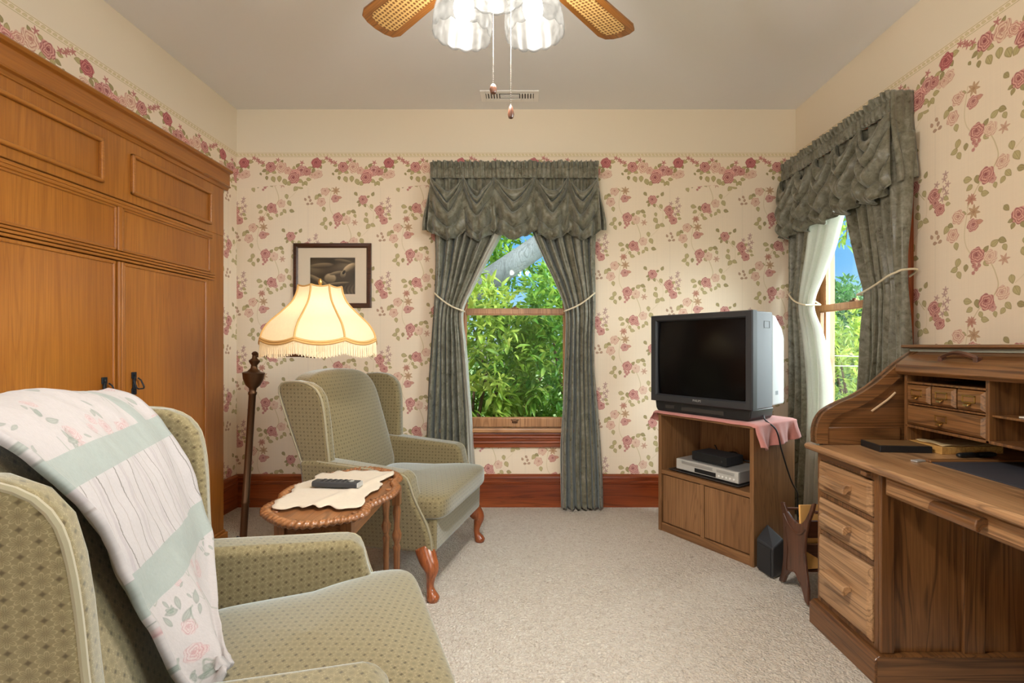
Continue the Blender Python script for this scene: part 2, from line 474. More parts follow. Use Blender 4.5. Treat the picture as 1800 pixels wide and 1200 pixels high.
# ---------------------------------------------------------------- the materials
UNIT = .0009685                      # metres per painted unit of the wallpaper
TOP_Z = 2.5935                       # height of painted y = 0
FRIEZE_Z = TOP_Z - 12*UNIT
def wallpaper(name, axis, off, tint=(1,1,1)):
    t = NT(name)
    g = t.node('ShaderNodeNewGeometry'); sp = t.node('ShaderNodeSeparateXYZ'); t.link(g.outputs['Position'], sp.inputs[0])
    s = sp.outputs[axis]
    def tex(img, w, h, zoff, ext):
        u = t.math('MULTIPLY', t.math('SUBTRACT', s, off), 1/(w*UNIT))
        if axis == 'Y': u = t.math('MULTIPLY', u, -1.0)
        v = t.math('ADD', t.math('MULTIPLY', t.math('SUBTRACT', sp.outputs['Z'], TOP_Z - zoff*UNIT), 1/(h*UNIT)), 1.0)
        cb = t.node('ShaderNodeCombineXYZ'); t.link(u, cb.inputs[0]); t.link(v, cb.inputs[1])
        i = t.node('ShaderNodeTexImage'); i.image = img; i.extension = ext; i.interpolation = 'Cubic'; t.link(cb.outputs[0], i.inputs[0])
        return i.outputs['Color']
    paper = tex(IMG_PAPER, 1090, 560, 0, 'REPEAT')
    gar = tex(IMG_BORDER, 545, 300, 0, 'REPEAT')
    edge = TOP_Z - 262*UNIT
    # garland strip, then the repeat; plain cream frieze above the rail
    wav = t.math('MULTIPLY', t.math('SINE', t.math('ADD', t.math('MULTIPLY', t.math('SUBTRACT', s, off), 2*PI/(545*UNIT)*(1 if axis=='X' else -1)), 3.9)), .03)
    isg = t.math('GREATER_THAN', sp.outputs['Z'], t.math('ADD', t.math('MULTIPLY', wav, .35), edge-.008))
    c = t.mix(isg, paper, gar)
    isf = t.math('GREATER_THAN', sp.outputs['Z'], FRIEZE_Z)
    c = t.mix(isf, c, rgb(232,219,198))
    if tint != (1,1,1): c = t.mix(1.0, c, tint+(1,), 'MULTIPLY')
    t.col(c); t.set(Roughness=.75); t.b.inputs['Specular IOR Level'].default_value = .25
    return t.m
M = {}
M['paper_back'] = wallpaper('floral_wallpaper_back', 'X', .523)
M['paper_right'] = wallpaper('floral_wallpaper_right', 'Y', 1.30)
M['paper_left'] = wallpaper('floral_wallpaper_left', 'Y', 3.47)
def mk_ceiling():
    t = NT('ceiling_paint'); n = t.noise(t.coord(), 120, 3)
    t.col(rgb(232,231,232)); t.set(Roughness=.9); t.bump(n, .05, .002); return t.m
M['ceiling'] = mk_ceiling()
def mk_carpet():
    t = NT('beige_carpet'); v = t.coord()
    vo = t.node('ShaderNodeTexVoronoi'); t.link(v, vo.inputs['Vector']); vo.inputs['Scale'].default_value = 95
    d = t.noise(v, 58, 3, .65, 1.5); big = t.noise(v, 9, 4, .6); f = t.noise(v, 260, 2, .6)
    h = t.math('ADD', t.math('MULTIPLY', vo.outputs['Distance'], -.7), t.math('ADD', d, t.math('MULTIPLY', f, .5)))
    c = t.ramp(d, [(.26, rgb(178,160,142)), (.44, rgb(228,214,197)), (.66, rgb(246,237,224))])
    c = t.mix(t.math('MULTIPLY', big, .35), c, rgb(204,184,160))
    t.col(c); t.set(Roughness=.95); t.b.inputs['Sheen Weight'].default_value = .25; t.b.inputs['Specular IOR Level'].default_value = .1
    t.bump(h, 1.0, .016); return t.m
M['carpet'] = mk_carpet()
TRIM = wood3('redwood_trim', rgb(70,26,10), rgb(132,58,24), rgb(164,84,40), rough=.3, coat=.35, scale=1.0)
OAK = wood3('golden_oak', rgb(108,58,14), rgb(142,82,24), rgb(162,100,36), rough=.3, coat=.5, fig=.9, contrast=.28, pores=.3)
DESK = wood3('desk_oak', rgb(48,27,14), rgb(114,74,40), rgb(142,98,58), rough=.3, coat=.5, fig=1.1, contrast=.62, pores=.3)
DESK_LIT = wood3('desk_lit_oak', rgb(74,46,26), rgb(158,116,78), rgb(188,148,108), rough=.32, coat=.4, fig=1.1, contrast=.55, pores=.3)  # desk oak lightened for fronts and worktop: lamplight put into the colour
STAND = wood3('stand_oak', rgb(86,56,32), rgb(138,98,62), rgb(156,114,76), rough=.4, coat=.1, fig=1.2, contrast=.45, pores=.3)
TABLE = wood3('table_walnut', rgb(62,34,18), rgb(120,74,42), rgb(156,104,64), rough=.3, coat=.35, fig=1.2)
DARKW = wood3('rack_mahogany', rgb(36,20,14), rgb(74,44,32), rgb(104,66,48), rough=.3, coat=.3)
LEGW = wood3('cherry_leg', rgb(92,42,18), rgb(142,72,36), rgb(170,98,56), rough=.2, coat=.5)
BLADEW = wood3('fan_blade_oak', rgb(60,30,8), rgb(104,60,20), rgb(132,82,34), rough=.3, coat=.3, scale=1.6)
SASHW = wood3('window_wood', rgb(116,70,36), rgb(176,124,80), rgb(204,154,108), rough=.35, coat=.2)
FRAMEW = wood3('picture_frame_wood', rgb(28,14,8), rgb(58,32,18), rgb(86,50,30), rough=.3, coat=.3)

def mk_uphol(name, scale=27, lift=0.):
    t = NT(name); v = t.mapping(t.coord(), (scale,)*3, (0,0,.35))
    i = t.node('ShaderNodeTexImage'); i.image = IMG_FABRIC; i.projection = 'BOX'; i.projection_blend = .25; t.link(v, i.inputs[0])
    wv = t.noise(t.coord(), 900, 2)
    t.col(i.outputs['Color']); t.set(Roughness=.85); t.b.inputs['Specular IOR Level'].default_value = .2
    t.b.inputs['Sheen Weight'].default_value = .8; t.b.inputs['Sheen Roughness'].default_value = .4; t.b.inputs['Sheen Tint'].default_value = (.86,.95,1,1)
    t.bump(wv, .15, .002)
    return t.m
M['uphol'] = mk_uphol('olive_upholstery')
M['piping'] = plain('upholstery_piping', rgb(134,124,98), .8, Sheen_Weight=.5)
def mk_quilt():
    t = NT('patchwork_quilt'); i = t.node('ShaderNodeTexImage'); i.image = IMG_QUILT; i.extension = 'EXTEND'
    t.link(t.coord('UV'), i.inputs[0]); t.col(t.mix(1.0, i.outputs['Color'], (.41,.41,.42,1), 'MULTIPLY')); t.set(Roughness=.9)
    t.b.inputs['Sheen Weight'].default_value = .15
    n = t.noise(t.coord('UV'), 60, 3); t.bump(n, .25, .006); return t.m
M['quilt'] = mk_quilt()
def mk_curtain():
    t = NT('sage_damask'); v = t.coord()
    a = t.noise(v, 20, 4, .55, 1.0); b = t.noise(v, 85, 3, .6, .6)
    m = t.math('ADD', t.math('MULTIPLY', a, .75), t.math('MULTIPLY', b, .3))
    c = t.ramp(m, [(.36, rgb(90,86,68)), (.52, rgb(114,110,92)), (.68, rgb(140,138,123))])
    t.col(c); t.set(Roughness=.36); t.b.inputs['Sheen Weight'].default_value = .35; t.b.inputs['Sheen Tint'].default_value = (.85,.95,1,1)
    t.b.inputs['Specular IOR Level'].default_value = .45
    r = t.math('MULTIPLY', m, .66); t.link(r, t.b.inputs['Roughness'])
    tr = t.node('ShaderNodeBsdfTranslucent'); t.link(c, tr.inputs[0])
    ms = t.node('ShaderNodeMixShader'); ms.inputs[0].default_value = .06
    t.link(t.b.outputs[0], ms.inputs[1]); t.link(tr.outputs[0], ms.inputs[2]); t.link(ms.outputs[0], t.out.inputs['Surface'])
    t.bump(t.noise(v, 400, 2), .1, .002); return t.m
M['curtain'] = mk_curtain()
def cloth(name, c, tl=.3, rough=.85):
    t = NT(name); v = t.coord(); n = t.noise(v, 90, 3)
    cc = t.mix(n, c, tuple(k*.86 for k in c[:3])+(1,)); t.col(cc); t.set(Roughness=rough); t.b.inputs['Sheen Weight'].default_value = .3
    tr = t.node('ShaderNodeBsdfTranslucent'); t.link(cc, tr.inputs[0])
    ms = t.node('ShaderNodeMixShader'); ms.inputs[0].default_value = tl
    t.link(t.b.outputs[0], ms.inputs[1]); t.link(tr.outputs[0], ms.inputs[2]); t.link(ms.outputs[0], t.out.inputs['Surface'])
    t.bump(t.noise(v, 500, 2), .2, .002); return t.m
M['lining'] = cloth('curtain_lining', rgb(214,214,204), .35)
M['cord_w'] = plain('ivory_rope', rgb(222,210,182), .8)
M['pink'] = cloth('rose_pink_cloth', rgb(214,142,134), .1)
M['lace'] = cloth('cream_lace', rgb(212,196,174), .2)
M['shade'] = cloth('lamp_shade_silk', rgb(246,230,198), .55)
M['fringe'] = cloth('lamp_fringe', rgb(255,244,220), .5)
M['braid'] = plain('shade_braid', rgb(196,152,90), .8)
M['brass'] = plain('brass', rgb(196,158,92), .3, 1.0)
M['bronze'] = plain('aged_bronze', rgb(92,66,46), .35, .85)
M['iron'] = plain('black_iron', rgb(40,44,50), .45, .6)
M['black'] = plain('black_plastic', rgb(26,27,29), .4)
M['charcoal'] = plain('charcoal_plastic', rgb(48,49,52), .45)
M['black_soft'] = plain('black_soft_plastic', rgb(36,37,40), .6)
M['screen'] = plain('dark_tube_glass', rgb(7,7,8), .16, spec=.22)
M['grey_tv'] = plain('grey_plastic', rgb(124,130,140), .5)
M['white_tv'] = plain('pale_plastic', rgb(196,198,200), .55)
M['silver'] = plain('silver_plastic', rgb(186,186,184), .35, .5)
M['smoke'] = plain('smoked_panel', rgb(58,54,52), .25)
M['mat'] = plain('mat_board', rgb(226,208,184), .9)
M['ventw'] = plain('painted_metal', rgb(240,238,236), .5)
M['vent_dark'] = plain('vent_shadow_gap', rgb(60,52,44), .8)
M['blotter'] = plain('blotter_pad', rgb(46,45,52), .7)
M['paper'] = plain('writing_paper', rgb(238,230,214), .8)
M['manila'] = plain('manila_card', rgb(222,170,98), .8)
M['boxy'] = wood('pine_box', rgb(160,112,54), rgb(206,156,84), rgb(224,182,112), 'Y', rough=.5, coat=0)
M['white_paint'] = plain('white_paint', rgb(222,220,212), .5)
def mk_bulb():
    t = NT('lamp_bulb'); e = t.node('ShaderNodeEmission'); e.inputs[0].default_value = (1,.90,.72,1); e.inputs[1].default_value = 9
    tr = t.node('ShaderNodeBsdfTransparent'); a = t.node('ShaderNodeAddShader')
    t.link(e.outputs[0], a.inputs[0]); t.link(tr.outputs[0], a.inputs[1]); t.link(a.outputs[0], t.out.inputs['Surface']); return t.m
M['bulb'] = mk_bulb()
def mk_photo():
    t = NT('framed_photograph'); i = t.node('ShaderNodeTexImage'); i.image = IMG_PHOTO; i.extension = 'EXTEND'
    t.link(t.coord('UV'), i.inputs[0]); t.col(i.outputs['Color']); t.set(Roughness=.35); return t.m
M['photo'] = mk_photo()
def mk_glass(name, tint=(1,1,1,1), rough=0.0, refl=.004):
    t = NT(name); tr = t.node('ShaderNodeBsdfTransparent'); tr.inputs[0].default_value = tint
    gl = t.node('ShaderNodeBsdfGlossy'); gl.inputs['Roughness'].default_value = rough
    lw = t.node('ShaderNodeLayerWeight'); lw.inputs[0].default_value = .5
    fr = t.math('ADD', t.math('MULTIPLY', t.math('POWER', lw.outputs['Facing'], 4.0), .75), refl)
    ms = t.node('ShaderNodeMixShader'); t.link(fr, ms.inputs[0]); t.link(tr.outputs[0], ms.inputs[1]); t.link(gl.outputs[0], ms.inputs[2])
    t.link(ms.outputs[0], t.out.inputs['Surface']); return t.m
M['glass'] = mk_glass('picture_glass')
M['pane'] = mk_glass('window_pane', (.97,1,.98,1))
def mk_frost():
    """opal tulip glass: dense, lets a little light through"""
    t = NT('frosted_tulip_glass'); v = t.coord(); n = t.noise(v, 34, 4, .6, 1.0)
    c = t.ramp(n, [(.35, (.008,.0077,.007,1)), (.65, (.019,.0184,.017,1))])
    d = t.node('ShaderNodeBsdfTranslucent'); t.link(c, d.inputs[0])
    df = t.node('ShaderNodeBsdfDiffuse'); t.link(c, df.inputs[0])
    tr = t.node('ShaderNodeBsdfTransparent')
    gl = t.node('ShaderNodeBsdfGlossy'); gl.inputs['Roughness'].default_value = .3
    def mx(f, a, b):
        m = t.node('ShaderNodeMixShader'); m.inputs[0].default_value = f; t.link(a, m.inputs[1]); t.link(b, m.inputs[2]); return m.outputs[0]
    o = mx(.60, mx(.004, mx(.5, d.outputs[0], df.outputs[0]), gl.outputs[0]), tr.outputs[0])
    t.link(o, t.out.inputs['Surface']); t.bump(n, .4, .004)
    return t.m
M['frost'] = mk_frost()
def mk_cane():
    t = NT('woven_cane'); v = t.coord()
    vo = t.node('ShaderNodeTexVoronoi'); t.link(t.mapping(v, (1,1,0)), vo.inputs['Vector']); vo.inputs['Scale'].default_value = 75
    vo.inputs['Randomness'].default_value = .12
    c = t.ramp(vo.outputs['Distance'], [(.28, rgb(96,60,24)), (.42, rgb(176,140,84))])
    t.col(c); t.set(Roughness=.5); return t.m
M['cane'] = mk_cane()
def mk_leaf(name, a, b, c):
    t = NT(name); v = t.coord(); n = t.noise(v, 2.2, 3, .6)
    n2 = t.noise(v, 14, 2, .5)
    col = t.ramp(t.math('ADD', t.math('MULTIPLY', n, .6), t.math('MULTIPLY', n2, .42)), [(.36, a), (.5, b), (.64, c)])
    t.col(col); t.set(Roughness=.45)
    tr = t.node('ShaderNodeBsdfTranslucent'); t.link(t.mix(.5, col, c), tr.inputs[0])
    ms = t.node('ShaderNodeMixShader'); ms.inputs[0].default_value = .4
    t.link(t.b.outputs[0], ms.inputs[1]); t.link(tr.outputs[0], ms.inputs[2]); t.link(ms.outputs[0], t.out.inputs['Surface']); return t.m
M['leaf_a'] = mk_leaf('shrub_leaf', rgb(46,86,30), rgb(84,136,46), rgb(168,194,78))
M['leaf_b'] = mk_leaf('yellow_shrub_leaf', rgb(72,108,36), rgb(124,156,52), rgb(190,196,96))
M['leaf_c'] = mk_leaf('conifer_leaf', rgb(28,64,34), rgb(52,98,50), rgb(96,140,76))
M['bark'] = wood('grey_bark', rgb(58,60,60), rgb(92,96,98), rgb(120,124,126), 'Z', rough=.9, coat=0)
M['twig'] = plain('brown_twig', rgb(84,60,42), .9)
def mk_ground():
    t = NT('garden_ground'); n = t.noise(t.coord(), 3, 5, .6)
    t.col(t.ramp(n, [(.35, rgb(60,78,36)), (.65, rgb(120,134,78))])); t.set(Roughness=.95); return t.m
M['ground'] = mk_ground()
# ---------------------------------------------------------------- camera and setting
cam = bpy.data.objects.new('camera', bpy.data.cameras.new('camera')); COL.objects.link(cam)
cam.location = (0, 0, EYE); cam.rotation_euler = (PI/2, 0, 0)
cam.data.sensor_width = 36; cam.data.sensor_fit = 'HORIZONTAL'; cam.data.lens = F/1800*36
cam.data.shift_x = -(CX-900)/1800; cam.data.shift_y = (CY-600)/1800
cam.data.clip_start = .02; SC.camera = cam

def struct(o): o['kind'] = 'structure'; return o
TH = .17
# window openings: (centre, width, sill, head, meeting rail)
W1C, W1W, WZ0, WZ1, WZM = -.079, .86, .575, 2.36, 1.425
W2C, W2W = 3.0, .80
W3C, W3W, WZ3 = .75, 1.5, 1.25       # wide unseen window added above the near end of the desk for side light
def wall_back():
    m = MB(); a, b = W1C-W1W/2, W1C+W1W/2
    m.box(XL-TH, a, YB, YB+TH, 0, HC); m.box(b, XR+TH, YB, YB+TH, 0, HC)
    m.box(a, b, YB, YB+TH, 0, WZ0); m.box(a, b, YB, YB+TH, WZ1, HC)
    struct(m.build('wall_back', M['paper_back']))
def wall_right():
    m = MB(); a, b = W2C-W2W/2, W2C+W2W/2
    c, d = W3C-W3W/2, W3C+W3W/2
    m.box(XR, XR+TH, YF, c, 0, HC); m.box(XR, XR+TH, d, a, 0, HC); m.box(XR, XR+TH, b, YB, 0, HC)
    m.box(XR, XR+TH, c, d, 0, WZ3); m.box(XR, XR+TH, c, d, WZ1, HC)
    m.box(XR, XR+TH, a, b, 0, WZ0); m.box(XR, XR+TH, a, b, WZ1, HC)
    struct(m.build('wall_right', M['paper_right']))
wall_back(); wall_right()
struct(box('wall_left', M['paper_left'], XL-TH, XL, YF, YB, 0, HC, bevel=0))
struct(box('ceiling', M['ceiling'], XL-TH, XR+TH, YF, YB+TH, HC, HC+.15, bevel=0))
struct(box('floor', M['carpet'], XL-TH, XR+TH, YF, YB+TH, -.15, 0, bevel=0))

def baseboard(name, length, loc, rz):
    prof = [(0,0),(-.020,0),(-.020,.168),(-.026,.172),(-.028,.186),(-.022,.192),(-.022,.206),(-.026,.212),(-.024,.226),(-.016,.232),(-.006,.238),(0,.238)]
    o = MB().prism(prof, 0, length, 'x').build(name, TRIM['X'], smooth=False)
    o.location = loc; o.rotation_euler = (0,0,rz); struct(o)
baseboard('baseboard_back', XR-XL, (XL, YB, 0), 0)
baseboard('baseboard_left', YB-2.9, (XL, 2.9, 0), PI/2)
baseboard('baseboard_right', YB-YF, (XR, YB, 0), -PI/2)

def window(name, loc, rz, w, z0=WZ0, zm=WZM):
    r = empty(name, loc, rz, kind='structure'); h = w/2; z1 = WZ1
    S = SASHW; t = .105
    for s in (-1, 1):
        a, b = sorted((s*h, s*(h+t)))
        MB().box(a, b, -.020, 0, z0, z1).box(s*(h+t)-.012, s*(h+t)+.012, -.032, 0, z0, z1+.06).box(s*(h+.006), s*(h+.02), -.026, 0, z0, z1+.02)\
            .build('side_casing', TRIM['Z'], r, bevel=.003)
    MB().box(-h-t, h+t, -.022, 0, z1+.0005, z1+.07).box(-h-t-.005, h+t+.005, -.032, 0, z1+.07, z1+.09).build('head_casing', TRIM['X'], r, bevel=.003)
    m = MB()
    for s in (-1, 1): m.box(s*h, s*(h-.022), 0, .022, z0, z1).box(s*h, s*(h-.012), .022, TH, z0, z1)
    m.box(-h, h, 0, TH, z1-.015, z1)
    m.build('window_jamb', S['Z'], r, bevel=.002)
    m = MB()
    for s in (-1, 1): m.box(s*(h-.012), s*(h-.030), .10, .125, z0, z1-.015)
    m.build('exterior_stop', M['white_paint'], r)
    m = MB().box(-h-t-.02, h+t+.02, -.055, .03, z0-.028, z0)
    m.build('window_sill', S['X'], r, bevel=.006)
    m = MB().box(-h-t, h+t, -.020, 0, z0-.14, z0-.028)
    for z in (z0-.10, z0-.063, z0-.040): m.prism([(0,z-.012),(-.026,z-.012),(-.032,z-.004),(-.030,z+.006),(-.022,z+.012),(0,z+.012)], -h-t, h+t, 'x')
    m.build('window_apron', TRIM['X'], r)
    def sash(nm, za, zb, y, top, bot):
        m = MB(); i = h-.022
        for s in (-1, 1): m.box(s*i, s*(i-.048), y, y+.034, za, zb)
        m.box(-i+.048, i-.048, y, y+.034, za, za+bot); m.box(-i+.048, i-.048, y, y+.034, zb-top, zb)
        o = m.build(nm, S['Z'], r, bevel=.004)
        m2 = MB(); q = .007
        for s in (-1, 1): m2.box(s*(i-.048), s*(i-.048-q), y+.006, y+.012, za+bot, zb-top)
        m2.box(-i+.048, i-.048, y+.006, y+.012, za+bot, za+bot+q); m2.box(-i+.048, i-.048, y+.006, y+.012, zb-top-q, zb-top)
        m2.build('glazing_bead', S['X'], o)
        MB().box(-i+.046, i-.046, y+.014, y+.018, za+bot-.002, zb-top+.002).build('pane', M['pane'], o)
        return o
    lo = sash('lower_sash', z0, zm+.018, .026, .040, .066)
    sash('upper_sash', zm-.018, z1-.015, .062, .05, .036)
    m = MB().box(-.03, .03, .018, .027, z0+.05, z0+.058).box(-.02, .02, .012, .027, z0+.032, z0+.052)
    m.build('sash_lift', M['bronze'], lo, bevel=.003)
    MB().box(-.025, .025, .03, .055, zm+.018, zm+.028).lathe([(.012,.028),(.012,.036),(.006,.04)], (0,.045,zm), 12).build('sash_lock', M['bronze'], lo)
    return r
window('window_1', (W1C, YB, 0), 0, W1W)
window('window_2', (XR, W2C, 0), -PI/2, W2W)
window('window_3', (XR, W3C, 0), -PI/2, W3W, WZ3, 1.80)

# ---------------------------------------------------------------- light
def mk_world():
    """clear sky: pale horizon, blue above, an added bright glow behind the camera as fill"""
    w = bpy.data.worlds.new('sky'); SC.world = w; w.use_nodes = True
    t = w.node_tree; n = t.nodes; l = t.links; bg = n['Background']
    tc = n.new('ShaderNodeTexCoord'); sp = n.new('ShaderNodeSeparateXYZ'); l.new(tc.outputs['Generated'], sp.inputs[0])
    r = n.new('ShaderNodeValToRGB'); l.new(sp.outputs['Z'], r.inputs[0]); e = r.color_ramp.elements
    stops = [(0.0, (.26,.27,.20,1)), (.02, (.50,.72,.92,1)), (.14, (.20,.50,.90,1)), (.45, (.10,.34,.78,1)), (.9, (.14,.34,.74,1))]
    while len(e) < len(stops): e.new(.5)
    for k, (p, c) in enumerate(stops): e[k].position = p; e[k].color = c
    def m(op, a, b_=0.):
        x = n.new('ShaderNodeMath'); x.operation = op
        for i, v in ((0, a), (1, b_)):
            if hasattr(v, 'links'): l.new(v, x.inputs[i])
            else: x.inputs[i].default_value = v
        return x.outputs[0]
    dp = n.new('ShaderNodeVectorMath'); dp.operation = 'DOT_PRODUCT'; l.new(tc.outputs['Generated'], dp.inputs[0])
    dp.inputs[1].default_value = Vector(GLOW_DIR).normalized()
    g = m('POWER', m('MAXIMUM', m('MULTIPLY', m('ADD', dp.outputs['Value'], -.1), 1/.9), 0.), 1.4)
    mx = n.new('ShaderNodeMix'); mx.data_type = 'RGBA'; mx.blend_type = 'MIX'
    sc = n.new('ShaderNodeMix'); sc.data_type = 'RGBA'; sc.blend_type = 'MULTIPLY'; sc.inputs[0].default_value = 1
    l.new(r.outputs[0], sc.inputs[6]); sc.inputs[7].default_value = (WORLD, WORLD, WORLD, 1)
    l.new(g, mx.inputs[0]); l.new(sc.outputs[2], mx.inputs[6]); mx.inputs[7].default_value = tuple(GLOW*c for c in (.96, .98, 1))+(1,)
    # added bright sky patch, unseen to the right, as side fill
    d2 = n.new('ShaderNodeVectorMath'); d2.operation = 'DOT_PRODUCT'; l.new(tc.outputs['Generated'], d2.inputs[0])
    d2.inputs[1].default_value = Vector((1, -.35, .30)).normalized()
    g2 = m('POWER', m('MAXIMUM', m('MULTIPLY', m('ADD', d2.outputs['Value'], -.45), 1/.55), 0.), 1.2)
    m2 = n.new('ShaderNodeMix'); m2.data_type = 'RGBA'; l.new(g2, m2.inputs[0]); l.new(mx.outputs[2], m2.inputs[6])
    m2.inputs[7].default_value = tuple(SIDE_GLOW*c for c in (.90,.96,1))+(1,); mx = m2
    l.new(mx.outputs[2], bg.inputs[0]); bg.inputs[1].default_value = 1.0
SIDE_GLOW = 15.0
GLOW_DIR, GLOW = (-.15, -1, .25), 1.0  # sky brightened behind the camera as added fill light
WORLD, SUN, FANW, LAMPW = .72, 2.5, 25.5, .75
mk_world()
def lamp(name, kind, loc, energy, color, size=.03, parent=None):
    d = bpy.data.lights.new(name, kind); d.energy = energy; d.color = color
    if kind == 'POINT': d.shadow_soft_size = size
    o = bpy.data.objects.new(name, d); COL.objects.link(o); o.location = loc
    if parent: o.parent = parent
    return o
sun = lamp('sun', 'SUN', (0,0,8), SUN, (1,.95,.86)); sun.data.angle = .01
sun.rotation_euler = Vector((.62,.40,-.70)).to_track_quat('-Z', 'Y').to_euler()
SC.view_settings.view_transform = 'Standard'; SC.view_settings.look = 'None'
SC.view_settings.exposure = .75; SC.view_settings.gamma = 1.0
SC.cycles.max_bounces = 10; SC.cycles.diffuse_bounces = 6; SC.cycles.transparent_max_bounces = 24
SC.cycles.sample_clamp_indirect = 6; SC.cycles.caustics_reflective = False; SC.cycles.caustics_refractive = False
SC.cycles.use_denoising = True

# ---------------------------------------------------------------- outside
struct(box('ground', M['ground'], -26, 34, -12, 46, -.9, -.65, bevel=0))
def leaves(name, mat, c, rad, n_cl, per, L, seed, parent=None, shell=.55, wid=.32, droop=.25, hole=0.):
    rng = np.random.default_rng(seed)
    d = rng.normal(size=(n_cl, 3)); d /= np.linalg.norm(d, axis=1)[:, None]
    rr = shell + (1-shell)*rng.random(n_cl)**.6
    lump = 1 + .16*np.sin(d[:, 0]*5+seed)*np.cos(d[:, 2]*4+seed*2) + .12*np.sin(d[:, 1]*9+d[:, 2]*7)
    ctr = np.array(c) + d*rr[:, None]*lump[:, None]*np.array(rad)
    N = n_cl*per
    C = np.repeat(ctr, per, 0); D = np.repeat(d, per, 0)
    ax = D*.7 + rng.normal(size=(N, 3))*.75; ax[:, 2] -= droop
    ax /= np.linalg.norm(ax, axis=1)[:, None]
    up = rng.normal(size=(N, 3))*.5 + np.array((0, 0, 1.))
    side = np.cross(ax, up); side /= np.linalg.norm(side, axis=1)[:, None]
    nn = np.cross(side, ax)
    ln = L*(.6+.7*rng.random(N))[:, None]
    base = C + ax*ln*.15 + rng.normal(size=(N, 3))*L*.25
    w = ln*wid
    P = np.stack([base, base+ax*ln*.38+side*w*.5+nn*w*.18, base+ax*ln*.75+side*w*.34-nn*w*.05, base+ax*ln-nn*ln*.12, base+ax*ln*.75-side*w*.34-nn*w*.05, base+ax*ln*.38-side*w*.5+nn*w*.18, base+ax*ln*.55-nn*w*.12], 1)
    vs = P.reshape(-1, 3)
    k = np.arange(N)[:, None]*7
    fs = np.concatenate([k+np.array([[0,1,6]]), k+np.array([[1,2,6]]), k+np.array([[2,3,6]]), k+np.array([[3,4,6]]), k+np.array([[4,5,6]]), k+np.array([[5,0,6]])], 0)
    me = bpy.data.meshes.new(name); me.vertices.add(len(vs)); me.vertices.foreach_set('co', vs.astype(np.float32).ravel())
    me.loops.add(fs.size); me.loops.foreach_set('vertex_index', fs.astype(np.int32).ravel())
    me.polygons.add(len(fs)); me.polygons.foreach_set('loop_start', np.arange(0, fs.size, 3, dtype=np.int32))
    me.update(calc_edges=True); me.polygons.foreach_set('use_smooth', [True]*len(fs))
    me.materials.append(mat)
    o = bpy.data.objects.new(name, me); COL.objects.link(o)
    if parent: o.parent = parent
    return o
def shrub(name, loc, rad, n_cl, per, L, mat, seed, label, cat='shrub', trunk=.05, group=None, **kw):
    r = empty(name, (loc[0], loc[1], -.65), 0, label, cat, group or 'greenery outside the windows')
    cz = loc[2]+.65
    leaves('foliage', M[mat], (0,0,cz), rad, n_cl, per, L, seed, r, **kw)
    rng = random.Random(seed); m = MB()
    for k in range(7):
        a = rng.uniform(0, 6.28); q = rng.uniform(.3,.75)
        p = [(rng.uniform(-.06,.06), rng.uniform(-.06,.06), 0), (q*.35*rad[0]*math.cos(a), q*.35*rad[1]*math.sin(a), cz*.55), (q*rad[0]*math.cos(a), q*rad[1]*math.sin(a), cz+rng.uniform(-.3,.6)*rad[2])]
        m.tube(smooth_path(p, 8), [trunk*(1-.1*i) for i in range(9)], 6)
    m.build('branches', M['twig'], r, smooth=True)
    return r
shrub('shrub', (-.62, 5.35, .80), (.85,.60,.98), 560, 9, .135, 'leaf_b', 1, 'yellow-green leafy shrub pressing against the left of the back window', group=None)
shrub('shrub', (.62, 5.6, .85), (1.0,.7,1.30), 860, 9, .13, 'leaf_a', 2, 'deep green leafy shrub filling the right of the back window')
shrub('shrub', (-.35, 7.3, 1.3), (2.4,.9,2.1), 1300, 9, .15, 'leaf_a', 3, 'tall green hedge shrub behind the leaning trunk outside the back window')
def leaning():
    r = empty('tree', (-3.3, 6.45, -.65), 0, 'tree with a pale grey trunk leaning across the top of the back window', 'tree')
    p = smooth_path([(0,0,0),(.9,-.05,1.0),(2.2,-.1,2.22),(3.3,-.12,3.0),(4.6,-.1,3.9)], 24)
    m = MB().tube(p, [.20-.003*i for i in range(25)], 12); m.build('trunk', M['bark'], r, smooth=True)
    leaves('foliage', M['leaf_a'], (3.4,.9,4.75), (2.6,1.2,.9), 500, 9, .15, 44, r)
leaning()
# garden seen through the right-hand window
shrub('shrub', (5.6, 8.2, .25), (1.7,1.3,1.55), 1100, 9, .14, 'leaf_b', 5, 'sunlit yellow-green shrub in the lower half of the right-hand window')
shrub('tree', (9.0, 13.4, .7), (2.6,2.0,1.95), 1300, 9, .2, 'leaf_c', 6, 'dark green tree behind the yellow shrub in the right-hand window', 'tree', trunk=.12)
shrub('tree', (12.6, 19.5, 1.5), (1.3,1.3,2.0), 700, 9, .26, 'leaf_c', 7, 'pointed tree standing against the blue sky, farthest in the right-hand window', 'tree', trunk=.16, droop=.0)
def twig():
    r = empty('branch', (2.7, 3.3, 2.25), 0, 'leafy branch hanging into the blue sky of the right-hand window', 'branch')
    MB().tube(smooth_path([(.06,.75,1.0),(.03,.74,.4),(-.05,.72,-.04),(-.08,.70,-.20)], 10), [.012-.0008*i for i in range(11)], 6).build('stem', M['twig'], r, smooth=True)
    leaves('leaves', M['leaf_a'], (-.06,.71,-.10), (.06,.07,.10), 14, 6, .09, 9, r)
twig()
for k, z in enumerate((1.045, .925)):
    o = MB().tube([(2.5+.5*i, 5.7+.08*i, z+.012*math.sin(i)) for i in range(14)], .0035, 6).build('wire', M['white_paint'])
    tag(o, ('upper' if k == 0 else 'lower')+' of two pale wires crossing the right-hand window view', 'wire', 'wires outside the right-hand window')
